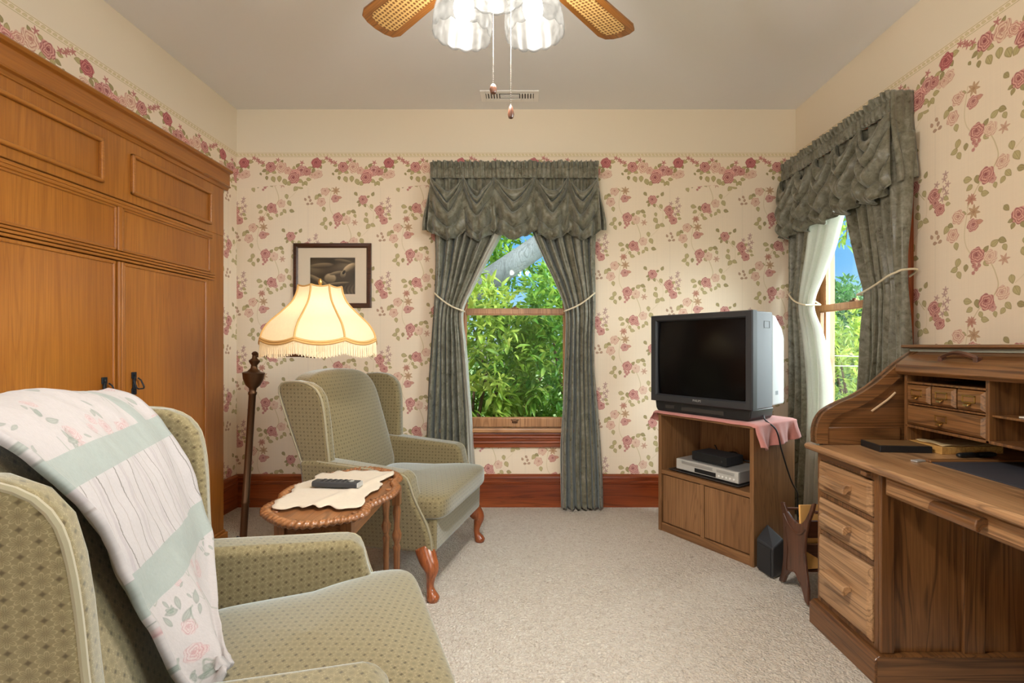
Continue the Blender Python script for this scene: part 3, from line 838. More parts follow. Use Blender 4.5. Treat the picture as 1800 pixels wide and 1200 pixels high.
# ---------------------------------------------------------------- wardrobe along the left wall
def wardrobe():
    xf = -1.74; y0, ym, y1 = 1.35, 2.087, 2.82
    r = empty('wardrobe', (XL+.002, ym, 0), 0, 'tall golden oak wardrobe with panelled doors along the left wall', 'wardrobe')
    L = lambda x: x-(XL+.002)       # to local x
    f = L(xf)
    yy0, yy1 = y0-ym, y1-ym
    m = MB().box(0, f-.02, yy0, yy1, .0, 2.085)
    # face frame: stiles and rails
    for (a, b) in ((yy0, yy0+.10), (yy1-.16, yy1)): m.box(f-.02, f, a, b, .10, 1.80)
    m.box(f-.02, f, yy0, yy1, 1.80, 2.085)
    m.build('carcass', OAK['Z'], r, bevel=.003)
    m = MB().box(0, f+.018, yy0-.01, yy1+.012, 0, .10).box(0, f+.008, yy0-.004, yy1+.004, .10, .115)
    m.build('plinth', OAK['Y'], r, bevel=.004)
    prof = [(f-.03,2.07),(f+.006,2.07),(f+.012,2.085),(f+.026,2.09),(f+.018,2.10),(f+.018,2.165),(f+.034,2.172),(f+.040,2.182),(f+.034,2.19),(f-.03,2.19)]
    m = MB().prism([(p[0], p[1]) for p in prof], yy0-.03, yy1+.03, 'y').box(0, f-.02, yy0-.02, yy1+.02, 2.08, 2.19)
    m.build('crown_moulding', OAK['Y'], r, bevel=.002)
    def mould(m, a, b, z0, z1, w=.016, d=.016):
        for (p, q, u, v) in ((a, b, z0, z0+w), (a, b, z1-w, z1), (a, a+w, z0, z1), (b-w, b, z0, z1)):
            m.box(f-.002, f+d, p, q, u, v)
        return m
    for (a, b) in ((2.152, 2.70), (1.47, 2.008)):
        mould(MB(), a-ym, b-ym, 1.838, 2.018).build('applied_moulding', OAK['Y'], r, bevel=.006, seg=3)
    mb = MB()
    for z in (1.782, 1.768): mb.box(f-.004, f+.016, yy0+.06, yy1-.12, z-.006, z+.008)
    for z in (1.565, 1.552, 1.538): mb.box(f-.004, f+.016, yy0+.06, yy1-.10, z-.004, z+.007)
    mb.build('rail_moulding', OAK['Y'], r, bevel=.004, seg=3)
    # upper small doors and the tall doors
    for s in (-1, 1):
        a, b = (.012, .602) if s > 0 else (-.602, -.012)
        d = box('upper_door', OAK['Z'], f-.018, f+.002, a, b, 1.575, 1.765, r, .003)
        mould(MB(), a, b, 1.575, 1.765, .012, .010).build('door_moulding', OAK['Y'], d, bevel=.004)
        a, b = (.020, .572) if s > 0 else (-.572, -.02)
        d = box('door', OAK['Z'], f-.018, f+.004, a, b, .125, 1.53, r, .003)
        m = MB()
        for q in ((b-.016, b) if s > 0 else (a, a+.016)), : m.box(f, f+.013, q[0], q[1], .125, 1.53)
        q = (a, a+.012) if s > 0 else (b-.012, b)
        m.box(f, f+.010, q[0], q[1], .125, 1.53)
        m.box(f, f+.012, a, b, 1.516, 1.53)
        m.build('door_moulding', OAK['Z'], d, bevel=.004)
        yh = .075*s + (.002 if s > 0 else 0); zc = 1.005 if s > 0 else .992
        h = empty('handle', (f+.006, yh, zc), 0, parent=d)
        m = MB().box(0, .004, -.013, .013, -.05, -.022).box(0, .004, -.013, .013, .022, .05).box(0, .006, -.007, .007, -.025, .025)
        m.lathe([(.004,0),(.004,.004)], (0,0,0), 10, T(.004,0,.036)@R(PI/2,'Y')).lathe([(.004,0),(.004,.004)], (0,0,0), 10, T(.004,0,-.036)@R(PI/2,'Y'))
        m.build('handle_plate', M['iron'], h, bevel=.0015).parent = d
        tilt = R(.42, 'Y')
        pts = [(0,-.010,0),(.0,-.020,-.012),(0,-.021,-.045),(0,-.014,-.052),(0,.014,-.052),(0,.021,-.045),(0,.020,-.012),(0,.010,0)]
        pts = [T(.012,0,.024)@(R(-.42,'Y')@Vector(p)) for p in pts]
        rg = MB().tube(pts, .0032, 8).build('handle_ring', M['iron'], d, smooth=True)
        pl = [o for o in d.children if o.name.startswith('handle_plate')][0]
        pl.location = h.location; rg.location = h.location
        bpy.data.objects.remove(h)
    m = MB()
    for q in (-.008, .008): m.box(f-.004, f+.018, q-.007, q+.007, .125, 1.53)
    m.build('centre_moulding', OAK['Z'], r, bevel=.005, seg=3)
    box('divider', OAK['Z'], f-.004, f+.014, -.012, .012, 1.575, 1.765, r, .004)
wardrobe()

# ---------------------------------------------------------------- wing chairs (front = local -y)
def extrude_soft(name, mat, pts, a, b, parent, bevel=.02, seg=4, axis='x', shear=None):
    m = MB().prism(pts, a, b, axis)
    if shear: m.v = [tuple(shear(p)) for p in m.v]
    o = m.build(name, mat, parent, bevel=bevel, seg=seg)
    me = o.data; me.polygons.foreach_set('use_smooth', [True]*len(me.polygons))
    w = o.modifiers.new('WeightedNormal', 'WEIGHTED_NORMAL'); w.keep_sharp = False
    return o
def wing_chair(name, loc, rz, label, s=1.0):
    r = empty(name, loc, rz, label, 'armchair', 'matching wing chairs'); U = M['uphol']
    # base rail under the cushion
    extrude_soft('seat_frame', U, [(-.385,.21),(.20,.23),(.20,.37),(-.39,.37)], -.335, .335, r, .018)
    # seat cushion: T-shaped, crowned
    def warp(p, q):
        x, y, z = q
        t = sstep(-.06, .10, y+.09)          # behind the arm fronts it narrows
        wx = lerp(1.0, .80, t)
        crown = .022*max(0, 1-p[0]**2)*max(0, 1-p[1]**2)
        return (x*wx, y, z + (crown if z > 0 else 0))
    MB().supere((0,-.135,.415), (.355,.295,.062), .35, .22, 72, 26, warp=warp).build('seat_cushion', U, r, smooth=True, ang=0)
    # reclined padded back
    def bw(p, q):
        x, y, z = q
        zz = .74+z
        crest = .040*(1-(x/.31)**2)*sstep(.75, 1.02, zz)
        zz += crest - .050*sstep(.75, 1.0, zz)
        bul = -.03*max(0, 1-p[0]**2)*max(0, 1-(p[2])**2)
        wx = lerp(.93, 1.02, (z+.32)/.64)
        return (x*wx, y + (zz-.45)/3.0 + bul, zz)
    MB().supere((0,.185,0), (.325,.062,.315), .32, .22, 64, 40, warp=bw).build('backrest', U, r, smooth=True, ang=0)
    # outer back down to the frame
    extrude_soft('outer_back', U, [(.165,.22),(.215,.22),(.40,.94),(.35,.94)], -.31, .31, r, .012)
    for sd in (-1, 1):
        fl = lambda p, sd=sd: (p[0] + sd*(.035*sstep(.4,1.0,p[2]) + .02*sstep(.3,.6,p[2])), p[1], p[2])
        a, b = sorted((sd*.292, sd*.352))
        wing = [(.262,.50),(.300,.64),(.350,.80),(.400,.950),(.395,.986),(.368,1.000),(.30,1.004),(.235,.995),(.190,.97),(.163,.93),(.150,.87),(.143,.80),(.138,.70),(.132,.60),(.125,.50)]
        w = extrude_soft('wing', U, wing, a, b, r, .020, 4, shear=fl)
        xo = sd*.352
        pp = [fl((xo - sd*.006, y, z)) for (y, z) in smooth_path([(.285,.60),(.350,.80),(.394,.947),(.389,.980),(.364,.994),(.30,.998),(.238,.989),(.195,.965),(.169,.927),(.156,.87),(.149,.80),(.144,.70),(.138,.61)], 40)]
        MB().tube(pp, .0055, 6).build('piping', M['piping'], w, smooth=True)
        a, b = sorted((sd*.275, sd*.372))
        arm = [(.27,.21),(.30,.62),(.20,.625),(.05,.612),(-.12,.596),(-.235,.586),(-.265,.575),(-.278,.55),(-.286,.51),(-.300,.46),(-.325,.40),(-.352,.34),(-.372,.28),(-.378,.235),(-.37,.21)]
        def af(p, sd=sd):
            x, y, z = p
            top = sstep(.30, .585, z)
            inn = 1 if abs(x) < .32 else 0
            return (x + sd*(.012*top if inn else .022*top - .012*(1-top)), y, z)
        ar = extrude_soft('arm', U, arm, a, b, r, .026, 5, shear=af)
        pa = [af((sd*.372, y, z)) for (y, z) in smooth_path([(.20,.612),(.05,.60),(-.12,.585),(-.23,.575),(-.262,.562),(-.277,.53),(-.294,.47),(-.318,.41),(-.345,.35),(-.366,.28),(-.372,.225)], 40)]
        pa = [(p[0]-sd*.012, p[1], p[2]+.004) for p in pa]
        MB().tube(pa, .0055, 6).build('piping', M['piping'], ar, smooth=True)
        # cabriole front leg
        pth = smooth_path([(sd*.325,-.325,.235),(sd*.338,-.350,.185),(sd*.348,-.372,.145),(sd*.344,-.366,.10),(sd*.342,-.362,.06),(sd*.346,-.372,.028),(sd*.350,-.380,.012),(sd*.350,-.380,.0)], 22)
        zz = [p[2] for p in pth]
        rr = [sinterp([0,.012,.03,.055,.10,.15,.19,.24], [.026,.031,.024,.0175,.022,.036,.044,.046], z) for z in zz]
        MB().tube(pth, rr, 14).build('leg', LEGW['Z'], r, smooth=True, ang=0)
        pth = [(sd*.27,.16,.24),(sd*.275,.19,.12),(sd*.285,.25,0)]
        MB().tube(smooth_path(pth, 8), [.024-.001*i for i in range(9)], 10).build('leg', LEGW['Z'], r, smooth=True)
    return r
# forward directions measured from the feet / arm tips in the photo
FAR = (-.413, 2.624); FAR_A = math.atan2(-.217, .976)        # world heading of the chair's front
def chair_at(arm_mid, head, name, label):
    """arm_mid: point midway between the two arm fronts; head: world angle the chair faces"""
    rz = head + PI/2
    c, s = math.cos(rz), math.sin(rz)
    ly = -.275
    loc = (arm_mid[0] - (-s*ly), arm_mid[1] - (c*ly), 0)
    return wing_chair(name, loc, rz, label)
far_chair = chair_at((-.452, 2.612), math.atan2(-.217, .976), 'wing_chair', 'olive wing chair standing under the fringed lamp beside the back window')
near_chair = chair_at((-.378, 1.205), math.radians(22), 'wing_chair', 'olive wing chair in the foreground with a quilt over its back')

# quilt over the near chair's back (in the chair's own axes, then placed as its own thing)
def quilt():
    # path from behind the back, over the crest, down to the seat: (y, z)
    path = [(.42,.66),(.45,.80),(.46,.92),(.440,1.005),(.385,1.045),(.310,1.025),(.245,.95),(.20,.86),(.160,.75),(.122,.64),(.092,.555),(.060,.505),(.03,.490)]
    P = smooth_path(path, 90)
    def fn(u, v):
        i = v*90; k = min(int(i), 89); t = i-k
        y = lerp(P[k][0], P[k+1][0], t); z = lerp(P[k][1], P[k+1][1], t)
        hw0 = sinterp([0,.35,.5,.62,.70,.82,1.0], [-.28,-.28,-.25,-.215,-.195,-.175,-.165], v)
        hw1 = sinterp([0,.35,.5,.62,.71,.80,.90,1.0], [.29,.30,.305,.31,.30,.245,.09,-.10], v)
        x = lerp(hw0, hw1, u)
        n = mnoise.noise(Vector((x*9, v*7, 1.3)))*.010 + mnoise.noise(Vector((x*28, v*22, 4.)))*.004
        edge = max(0, 1-min(u, 1-u)/.07)
        lift = .012 + n + .012*edge*(v > .4) + .030*sstep(.70,.95,v)*math.sin(PI*u) + .010*math.sin(u*9+v*5)*sstep(.5,.9,v)
        # normal roughly outwards from the back cushion
        d = (P[min(k+1,90)][0]-P[max(k-1,0)][0], P[min(k+1,90)][1]-P[max(k-1,0)][1]); L = math.hypot(*d)
        ny, nz = d[1]/L, -d[0]/L
        if nz < 0 and k > 30: ny, nz = -ny, -nz
        if k <= 30 and ny < 0 and nz < 0: ny, nz = -ny, -nz
        return (x, y+ny*lift, z+nz*lift + .030*(1-(x/.31)**2)*math.exp(-((v-.33)/.13)**2))
    NU, NV = 56, 120
    m = MB().grid(fn, NU, NV)
    o = m.build('quilt', M['quilt'], None, smooth=True, ang=0, solid=.016, solid_off=1)
    uv = o.data.uv_layers.new(name='UVMap')
    for poly in o.data.polygons:
        for li in poly.loop_indices:
            vi = o.data.loops[li].vertex_index
            i, j = vi % (NU+1), vi//(NU+1)
            u, v = i/NU, j/NV
            uv.data[li].uv = (.96-(o.data.vertices[vi].co.x+.31)/.62*.92, 1-v)
    o.location = near_chair.location; o.rotation_euler = near_chair.rotation_euler
    tag(o, 'pale pink floral patchwork quilt draped over the foreground wing chair', 'quilt')
quilt()

# ---------------------------------------------------------------- carved side table
def side_table():
    H = .60; r = empty('side_table', (-.735, 1.94, 0), 0, 'carved walnut side table with rope-edged scalloped top between the armchairs', 'table')
    out = [(459.7,899),(478,911),(505,919),(535,919.5),(567,916),(600,911),(630,905),(647,896),(652,886),(672,876),(692,866),(703,853),(699,845),(706,836),(694,827),(672,822),(650,819.5),(625,821),(604,826),(580,830),(566,834),(552,842),(535,846),(512,853),(492,866),(490,874),(470,884),(460,891)]
    k = (EYE-H)*F
    pts = [((px-CX)*(k/(py-CY))/F + .735, k/(py-CY) - 1.94) for px, py in out]
    pts = smooth_path(pts + [pts[0]], 130)[:-1]
    n = len(pts)
    def inset(d):
        q = []
        for i in range(n):
            a, b = pts[i-1], pts[(i+1) % n]; tx, ty = b[0]-a[0], b[1]-a[1]; L = math.hypot(tx, ty) or 1
            q.append((pts[i][0] - (-ty/L)*d*sgn, pts[i][1] - (tx/L)*d*sgn))
        return q
    ar = sum(pts[i][0]*pts[(i+1)%n][1]-pts[(i+1)%n][0]*pts[i][1] for i in range(n)); sgn = -1 if ar > 0 else 1
    m = MB().prism(inset(.012), H-.022, H-.010, 'z')
    m.build('tabletop', TABLE['Y'], r)
    # rope-twist carved rim
    m = MB(); tot = 0; vs = []; nr = 14
    rim = smooth_path([(p[0], p[1], H-.010) for p in inset(.014)] + [tuple(inset(.014)[0]) + (H-.010,)], 520)[:-1]
    N = len(rim); fs = []
    for i in range(N):
        a, b = Vector(rim[i-1]), Vector(rim[(i+1) % N]); t = (b-a).normalized(); nn = Vector((0,0,1)); bb = t.cross(nn)
        tot += (Vector(rim[i])-Vector(rim[i-1])).length if i else 0
        for q in range(nr):
            an = 2*PI*q/nr
            rr = .0145*(1 + .20*math.sin(2*PI*(tot/.022) + an*1.0))
            vs.append(Vector(rim[i]) + (nn*math.cos(an)*.85 + bb*math.sin(an)*1.15)*rr)
    for i in range(N):
        j = (i+1) % N
        for q in range(nr):
            fs.append((i*nr+q, i*nr+(q+1)%nr, j*nr+(q+1)%nr, j*nr+q))
    m.add(vs, fs).build('carved_rim', TABLE['Y'], r, smooth=True, ang=50)
    m = MB()
    ins = inset(.04)
    for i in range(0, n, 10):
        p = ins[i]; m.supere((p[0], p[1], H-.009), (.016,.010,.005), .8, .8, 10, 6, M=None)
    m.build('carved_leaves', TABLE['X'], r, smooth=True, ang=0)
    # frame under the top
    m = MB()
    for (x0,x1,y0,y1) in ((-.11,.11,-.245,-.225),(-.11,.11,.225,.245),(-.125,-.105,-.24,.24),(.105,.125,-.24,.24)): m.box(x0,x1,y0,y1,H-.105,H-.022)
    m.build('apron', TABLE['Y'], r, bevel=.003)
    prof = [(.014,0),(.017,.015),(.010,.03),(.011,.06),(.013,.20),(.014,.30),(.017,.32),(.011,.335),(.019,.36),(.021,.375),(.012,.40),(.014,.44),(.018,.47),(.012,.50),(.016,.515),(.017,.56)]
    for (x, y) in ((-.115,-.235),(.115,-.235),(-.115,.235),(.115,.235)):
        m = MB().lathe(prof, (x,y,0), 14)
        m.box(x-.018,x+.018,y-.018,y+.018,H-.105,H-.022)
        m.build('leg', TABLE['Z'], r, smooth=True, ang=40)
    # gate legs that carry the two flaps
    for sx, sy in ((-1,-.03),(1,.13)):
        g = MB().lathe(prof, (sx*.19,sy,0), 14).box(sx*.19-.016,sx*.19+.016,sy-.016,sy+.016,H-.10,H-.024)
        g.box(*sorted((sx*.105, sx*.19)), sy-.010, sy+.010, H-.075, H-.04).box(*sorted((sx*.105, sx*.19)), sy-.009, sy+.009, .13, .155)
        g.build('gate_leg', TABLE['Z'], r, smooth=True, ang=40)
    for y in (-.235, 0, .235): box('stretcher', TABLE['X'], -.11, .11, y-.010, y+.010, .13, .155, r, .003)
    return r
side_table()
def doily():
    H = .60; k = (EYE-H+.004)*F
    out = [(478,893),(490,899),(505,897),(520,893),(533,896),(548,893),(560,896),(575,892),(590,896),(605,897),(622,895),(640,889),(641,880),(647,871),(665,862),(672,852),(668,848),(680,843),(690,838),(694,834),(680,831),(668,832),(655,829),(640,831),(625,829),(610,832),(596,830),(580,834),(566,834),(556,838),(552,845),(540,849),(524,852),(516,860),(512,868),(500,874),(488,882)]
    pts = [((px-CX)*(k/(py-CY))/F, k/(py-CY)) for px, py in out]
    pts = smooth_path(pts+[pts[0]], 150)[:-1]
    cx = sum(p[0] for p in pts)/len(pts); cy = sum(p[1] for p in pts)/len(pts)
    n = len(pts); m = MB(); rings = 14
    vs = [(cx, cy, H+.0065)]; fs = []
    for j in range(1, rings+1):
        for i, p in enumerate(pts):
            t = j/rings; w = 1+.02*math.sin(i*2*PI*24/n)*sstep(.8,1,t)
            x, y = cx+(p[0]-cx)*t*w, cy+(p[1]-cy)*t*w
            z = H-.0035 + .004 + .006*abs(mnoise.noise(Vector((x*9,y*7,.7)))) + .006*math.exp(-((x-y*.35+1.36)/.02)**2)*sstep(.1,.5,t)
            vs.append((x, y, z))
    for i in range(n): fs.append((0, 1+i, 1+(i+1)%n))
    for j in range(rings-1):
        for i in range(n):
            a = 1+j*n+i; b = 1+j*n+(i+1)%n; fs.append((a, a+n, b+n, b))
    o = m.add(vs, fs).build('doily', M['lace'], None, smooth=True, ang=0, solid=.002, solid_off=1)
    tag(o, 'cream lace doily spread over the carved side table', 'doily')
doily()
def remote():
    a = Vector(W(553,850,(EYE-.615)*F/(850-CY))); b = Vector(W(634,853,(EYE-.615)*F/(853-CY)))
    c = (a+b)/2; d = b-a; L = d.length; rz = math.atan2(d.y, d.x)
    r = empty('remote_control', (c.x, c.y, .6095), rz, 'slim dark grey remote control lying on the lace doily', 'remote control')
    extrude_soft('body', M['charcoal'], [(-.024,0),(.024,0),(.024,.017),(.018,.022),(-.018,.022),(-.024,.017)], -L/2, L/2-.008, r, .003, 2)
    box('end_cap', M['silver'], L/2-.008, L/2, -.022, .022, .001, .020, r, .003)
    m = MB()
    for i in range(6):
        for j in (-1, 0, 1): m.box(-L*.30+i*.022-.006, -L*.30+i*.022+.006, j*.013-.004, j*.013+.004, .021, .0235)
    m.build('buttons', M['black_soft'], r, bevel=.001)
    m = MB().lathe([(.011,.021),(.011,.0235)], (L*.30,0,0), 16); m.build('dial_button', M['silver'], r)
remote()

# ---------------------------------------------------------------- floor lamp
def floor_lamp():
    Z = 2.45
    top = Vector(W(447,640,Z)); bot = Vector(W(425,985,Z)); d = (bot-top); k = top.z/(top.z-bot.z); base = top + d*k
    r = empty('floor_lamp', (base.x, base.y, 0), 0, 'bronze floor lamp with a cream fringed silk shade beside the wardrobe', 'lamp')
    ax = top-base; tl = math.atan2(ax.x, ax.z)
    Rt = R(tl, 'Y'); H = ax.length
    m = MB().lathe([(.135,0),(.138,.012),(.128,.022),(.09,.03),(.05,.04),(.028,.055),(.020,.075)], (0,0,0), 32)
    m.build('base', M['bronze'], r, smooth=True)
    prof = [(.0165,.04),(.0165,.38),(.019,.385),(.019,.395),(.0165,.40),(.0165,H-.155),(.020,H-.15),(.020,H-.14),(.016,H-.135),(.018,H-.12),(.033,H-.105),(.046,H-.075),(.050,H-.05),(.052,H-.042),(.030,H-.036),(.016,H-.02),(.014,H-.005),(.024,H+.01),(.026,H+.018),(.012,H+.03),(.011,H+.045),(.016,H+.052),(.010,H+.062),(.0,H+.066)]
    MB().lathe(prof, (0,0,0), 24, Rt, cap=False).build('pole', M['bronze'], r, smooth=True, ang=50)
    sc = Vector(W(563,600,Z)) - Vector((base.x, base.y, 0))       # bottom centre of the shade body
    jt = Rt @ Vector((0,0,H+.042))
    m = MB().tube([jt, jt+Vector((.05,0,.002)), (sc.x-.10, sc.y, jt.z+.002), (sc.x-.02, sc.y, jt.z-.005), (sc.x, sc.y, jt.z+.02), (sc.x, sc.y, jt.z+.34)], .0075, 10)
    m.build('swing_arm', M['bronze'], r, smooth=True)
    MB().lathe([(.020,-.01),(.022,.04),(.016,.06)], (sc.x,sc.y,jt.z+.03), 16).build('socket', M['brass'], r, smooth=True)
    MB().lathe([(.012,.0),(.026,.03),(.030,.055),(.022,.08),(0,.09)], (sc.x,sc.y,jt.z+.09), 16, cap=False).build('bulb', M['bulb'], r, smooth=True, ang=0)
    # shade: eight bell-shaped panels
    NP = 8; off = 0.0
    zt, zb = 1.17+(CY-505)*Z/F, 1.17+(CY-598)*Z/F
    zs = [0,.12,.3,.5,.7,.87,1.0]; rs = [.105,.112,.135,.185,.24,.268,.276]
    def shade(u, v):
        a = 2*PI*u; q = (a-off)/(2*PI/NP) % 1.0; w = 4*q*(1-q)
        rad = sinterp(zs, rs, v)
        chord = math.cos(PI/NP)/math.cos((q-.5)*2*PI/NP)
        rad *= lerp(1, chord, .55)
        z = lerp(zt, zb, v) - .020*w*sstep(.75,1,v) + .004*(1-w)*(1-sstep(0,.15,v)) - .004*w*(1-sstep(0,.15,v))
        return (sc.x+rad*math.cos(a), sc.y+rad*math.sin(a), z)
    sh = MB().grid(shade, 128, 30, wrap=True).build('shade', M['shade'], r, smooth=True, ang=0)
    m = MB()
    for i in range(NP):
        u = (off + i*2*PI/NP)/(2*PI)
        pts = []
        for j in range(25):
            p = Vector(shade(u, j/24)); c = Vector((sc.x, sc.y, p.z)); pts.append(p + (p-c).normalized()*.002)
        m.tube(pts, .0048, 6)
    for vv in (1.0, .965): m.tube([Vector(shade(i/128, vv)) + (Vector(shade(i/128, vv))-Vector((sc.x,sc.y,shade(i/128,vv)[2]))).normalized()*.002 for i in range(128)], .0058, 6, closed=True)
    m.tube([Vector(shade(i/128, 0)) for i in range(128)], .004, 6, closed=True)
    m.build('braid_trim', M['braid'], sh, smooth=True, ang=0)
    m = MB(); nf = 420
    for i in range(nf):
        u = i/nf; p = Vector(shade(u, 1.0)); q = p.copy(); c = Vector((sc.x, sc.y, p.z)); o = (p-c).normalized()
        tz = Vector((-o.y, o.x, 0)); L = .062+.004*math.sin(i*1.7)
        w = .0017; e = o*.004*math.sin(i*2.3)
        m.tube([p+o*.001, p+e*.5-Vector((0,0,L*.5)), p+e-Vector((0,0,L))], [w, w*.9, w*1.2], 4)
    m.build('fringe', M['fringe'], sh)
    m = MB().lathe([(.010,0),(.011,.012),(.006,.016),(.010,.024),(.011,.034),(.007,.046),(0,.05)], (sc.x,sc.y,zt-.004), 14, cap=False)
    m.build('finial', M['brass'], r, smooth=True)
    m = MB()
    for i in range(3):
        a = i*2*PI/3; m.tube([(sc.x,sc.y,zt-.006),(sc.x+.104*math.cos(a),sc.y+.104*math.sin(a),zt-.004)], .0025, 6)
    m.build('shade_spider', M['brass'], sh)
    L = lamp('floor_lamp_light', 'POINT', (sc.x, sc.y, jt.z+.15), LAMPW, (1,.80,.52), .03, r)
    # cord on the carpet
    m = MB().tube(smooth_path([(-.02,.10,.012),(-.05,.18,.008),(-.02,.30,.008),(-.16,.34,.03),(-.19,.30,.10),(-.22,.33,.05),(-.26,.40,.008)], 40), .004, 6)
    m.build('cord', M['black'], r, smooth=True)
floor_lamp()

# ---------------------------------------------------------------- framed picture
def picture():
    k = YB/F; Z = YB
    x0, x1 = (517-CX)*k, (653.5-CX)*k; z1, z0 = EYE-(428-CY)*k, EYE-(541-CY)*k
    cx, cz = (x0+x1)/2, (z0+z1)/2; w, h = (x1-x0)/2, (z1-z0)/2
    r = empty('picture', (cx, YB-.001, cz), 0, 'dark framed monochrome photograph with wide mat hanging behind the lamp', 'picture')
    fw = .034
    m = MB()
    prof = [(0,0),(0,-.016),(.006,-.022),(.024,-.020),(.030,-.014),(fw,-.012),(fw,0)]
    # mitred frame
    ring = []
    for (d, y) in prof: ring.append([(-w+d,y,-h+d),(w-d,y,-h+d),(w-d,y,h-d),(-w+d,y,h-d)])
    vs = [p for q in ring for p in q]; fs = []
    for i in range(len(prof)):
        j = (i+1) % len(prof)
        for c in range(4):
            d = (c+1) % 4; fs.append((i*4+c, i*4+d, j*4+d, j*4+c))
    m.add(vs, fs).build('frame', FRAMEW['X'], r)
    pw, ph = .165, .138
    pcx, pcz = (585.5-CX)*k-cx, EYE-(485-CY)*k-cz
    pw, ph = (625-546)*k/2, (517-453)*k/2
    m = MB(); y = -.008
    m.box(-w+.03, pcx-pw, y, y+.003, -h+.03, h-.03).box(pcx+pw, w-.03, y, y+.003, -h+.03, h-.03).box(pcx-pw, pcx+pw, y, y+.003, -h+.03, pcz-ph).box(pcx-pw, pcx+pw, y, y+.003, pcz+ph, h-.03)
    m.build('mat', M['mat'], r)
    o = MB().add([(pcx-pw-.003,-.004,pcz-ph-.003),(pcx+pw+.003,-.004,pcz-ph-.003),(pcx+pw+.003,-.004,pcz+ph+.003),(pcx-pw-.003,-.004,pcz+ph+.003)], [(0,1,2,3)]).build('print', M['photo'], r)
    uv = o.data.uv_layers.new(name='UVMap')
    for li, c in enumerate([(0,0),(1,0),(1,1),(0,1)]): uv.data[li].uv = c
    box('backing', M['charcoal'], -w+.02, w-.02, -.003, 0, -h+.02, h-.02, r, 0)
    MB().box(-w+.032, w-.032, -.0125, -.011, -h+.032, h-.032).build('glass', M['glass'], r)
picture()
# ---------------------------------------------------------------- curtains: local x along the wall, y into the wall
def edge_back(pts, Z=3.48):
    return [((px-CX)*Z/F - W1C, EYE-(py-CY)*Z/F) for px, py in pts]
def edge_right(pts, X=1.885):
    q = []
    for px, py in pts:
        Z = X*F/(px-CX); q.append((W2C-Z, EYE-(py-CY)*Z/F))
    return q
def drape(name, loc, rz, outer, inner, tie_out, tie_in, side, label, seed, group, line=(.92, 1.0), nf=7, ztop=2.24, floor=.012, y0=-.075, lwid=None):
    """outer / inner: (x, z) along each edge, top to bottom. side -1: hangs at the left of its window"""
    r = empty(name, loc, rz, label, 'curtain', 'sage tied-back drapes')
    rng = random.Random(seed); ph = [rng.uniform(0, 6.28) for _ in range(6)]
    oz = [-p[1] for p in outer]; ox = [p[0] for p in outer]; iz = [-p[1] for p in inner]; ix = [p[0] for p in inner]
    tz_o, tz_i = tie_out[1], tie_in[1]
    def pos(u, z):
        xo, xi = sinterp(oz, ox, -z), sinterp(iz, ix, -z)
        # rows dip towards the tie so cloth is pulled to it
        k = math.exp(-((z-lerp(tz_o, tz_i, u))/.22)**2)
        amp = lerp(.036, .018, k)*lerp(1, 1.25, sstep(.9, 0, z) if z < .9 else 0)
        f = math.sin(2*PI*nf*u + ph[0] + .9*math.sin(2.1*PI*u+ph[1]) + .25*math.sin(z*2.2+ph[2]))
        f2 = math.sin(2*PI*nf*2.1*u + ph[3] + .4*math.sin(z*3+ph[4]))*.35
        y = y0 + amp*(f+f2) - .018*k + .012*mnoise.noise(Vector((u*5, z*1.7, seed)))
        x = lerp(xo, xi, u) + (xi-xo)*.022*math.cos(2*PI*nf*u+ph[0]) + .008*mnoise.noise(Vector((u*4+7, z*2.5, seed)))
        return x, y
    def fn(u, v, a=0., b=1., dy=0.):
        uu = lerp(a, b, u); z = lerp(ztop, floor + .010*math.sin(2*PI*nf*uu), v)
        x, y = pos(uu, z); return (x, y+dy, z)
    MB().grid(lambda u, v: fn(u, v, 0, line[0]), 120, 130).build('drape', M['curtain'], r, smooth=True, ang=0, solid=.003)
    a = line[0]-.004
    MB().grid(lambda u, v: fn(u, v, a, 1.0, -.001), 24, 130).build('lining', M['lining'], r, smooth=True, ang=0, solid=.003)
    # rope tie-back round the gathered cloth to a hook on the casing
    pts = []
    for k in range(15):
        t = k/14; z = lerp(tz_i, tz_o, t) - .018*math.sin(PI*t)
        x = lerp(tie_in[0], tie_out[0], t)
        pts.append((x, y0-.058-.014*math.sin(PI*t) + (.03*max(0,(t-.85)/.15)), z))
    bk = [(tie_out[0]-.0*side, -.03, tz_o), (lerp(tie_in[0],tie_out[0],.6), -.025, lerp(tz_i,tz_o,.6)-.01), (tie_in[0]+.006*side*-1, -.03, tz_i-.002)]
    MB().tube(smooth_path(pts+bk, 60)[:-1], .0055, 8, closed=True).build('tie_cord', M['cord_w'], r, smooth=True)
    return r
B = (W1C, YB, 0); G1 = 'drapes of the back window'; G2 = 'drapes of the right-hand window'
drape('curtain', B, 0,
      edge_back([(763,300),(763,410),(764,515),(757,600),(751,700),(747,800),(744,905)]),
      edge_back([(897,300),(884,400),(860,450),(832,505),(815,545),(818,600),(824,680),(831,790),(836,905)]),
      edge_back([(764,515)])[0], edge_back([(815,547)])[0], -1, 'sage drape tied back at the left side of the back window', 3, None)
drape('curtain', B, 0,
      edge_back([(1046,300),(1046,410),(1045,515),(1044,600),(1050,720),(1056,800),(1060,905)]),
      edge_back([(915,300),(932,400),(952,450),(976,500),(992,545),(993,600),(990,690),(984,800),(986,905)]),
      edge_back([(1045,515)])[0], edge_back([(992,547)])[0], 1, 'sage drape tied back at the right side of the back window', 5, None)
Bq = (XR, W2C, 0)
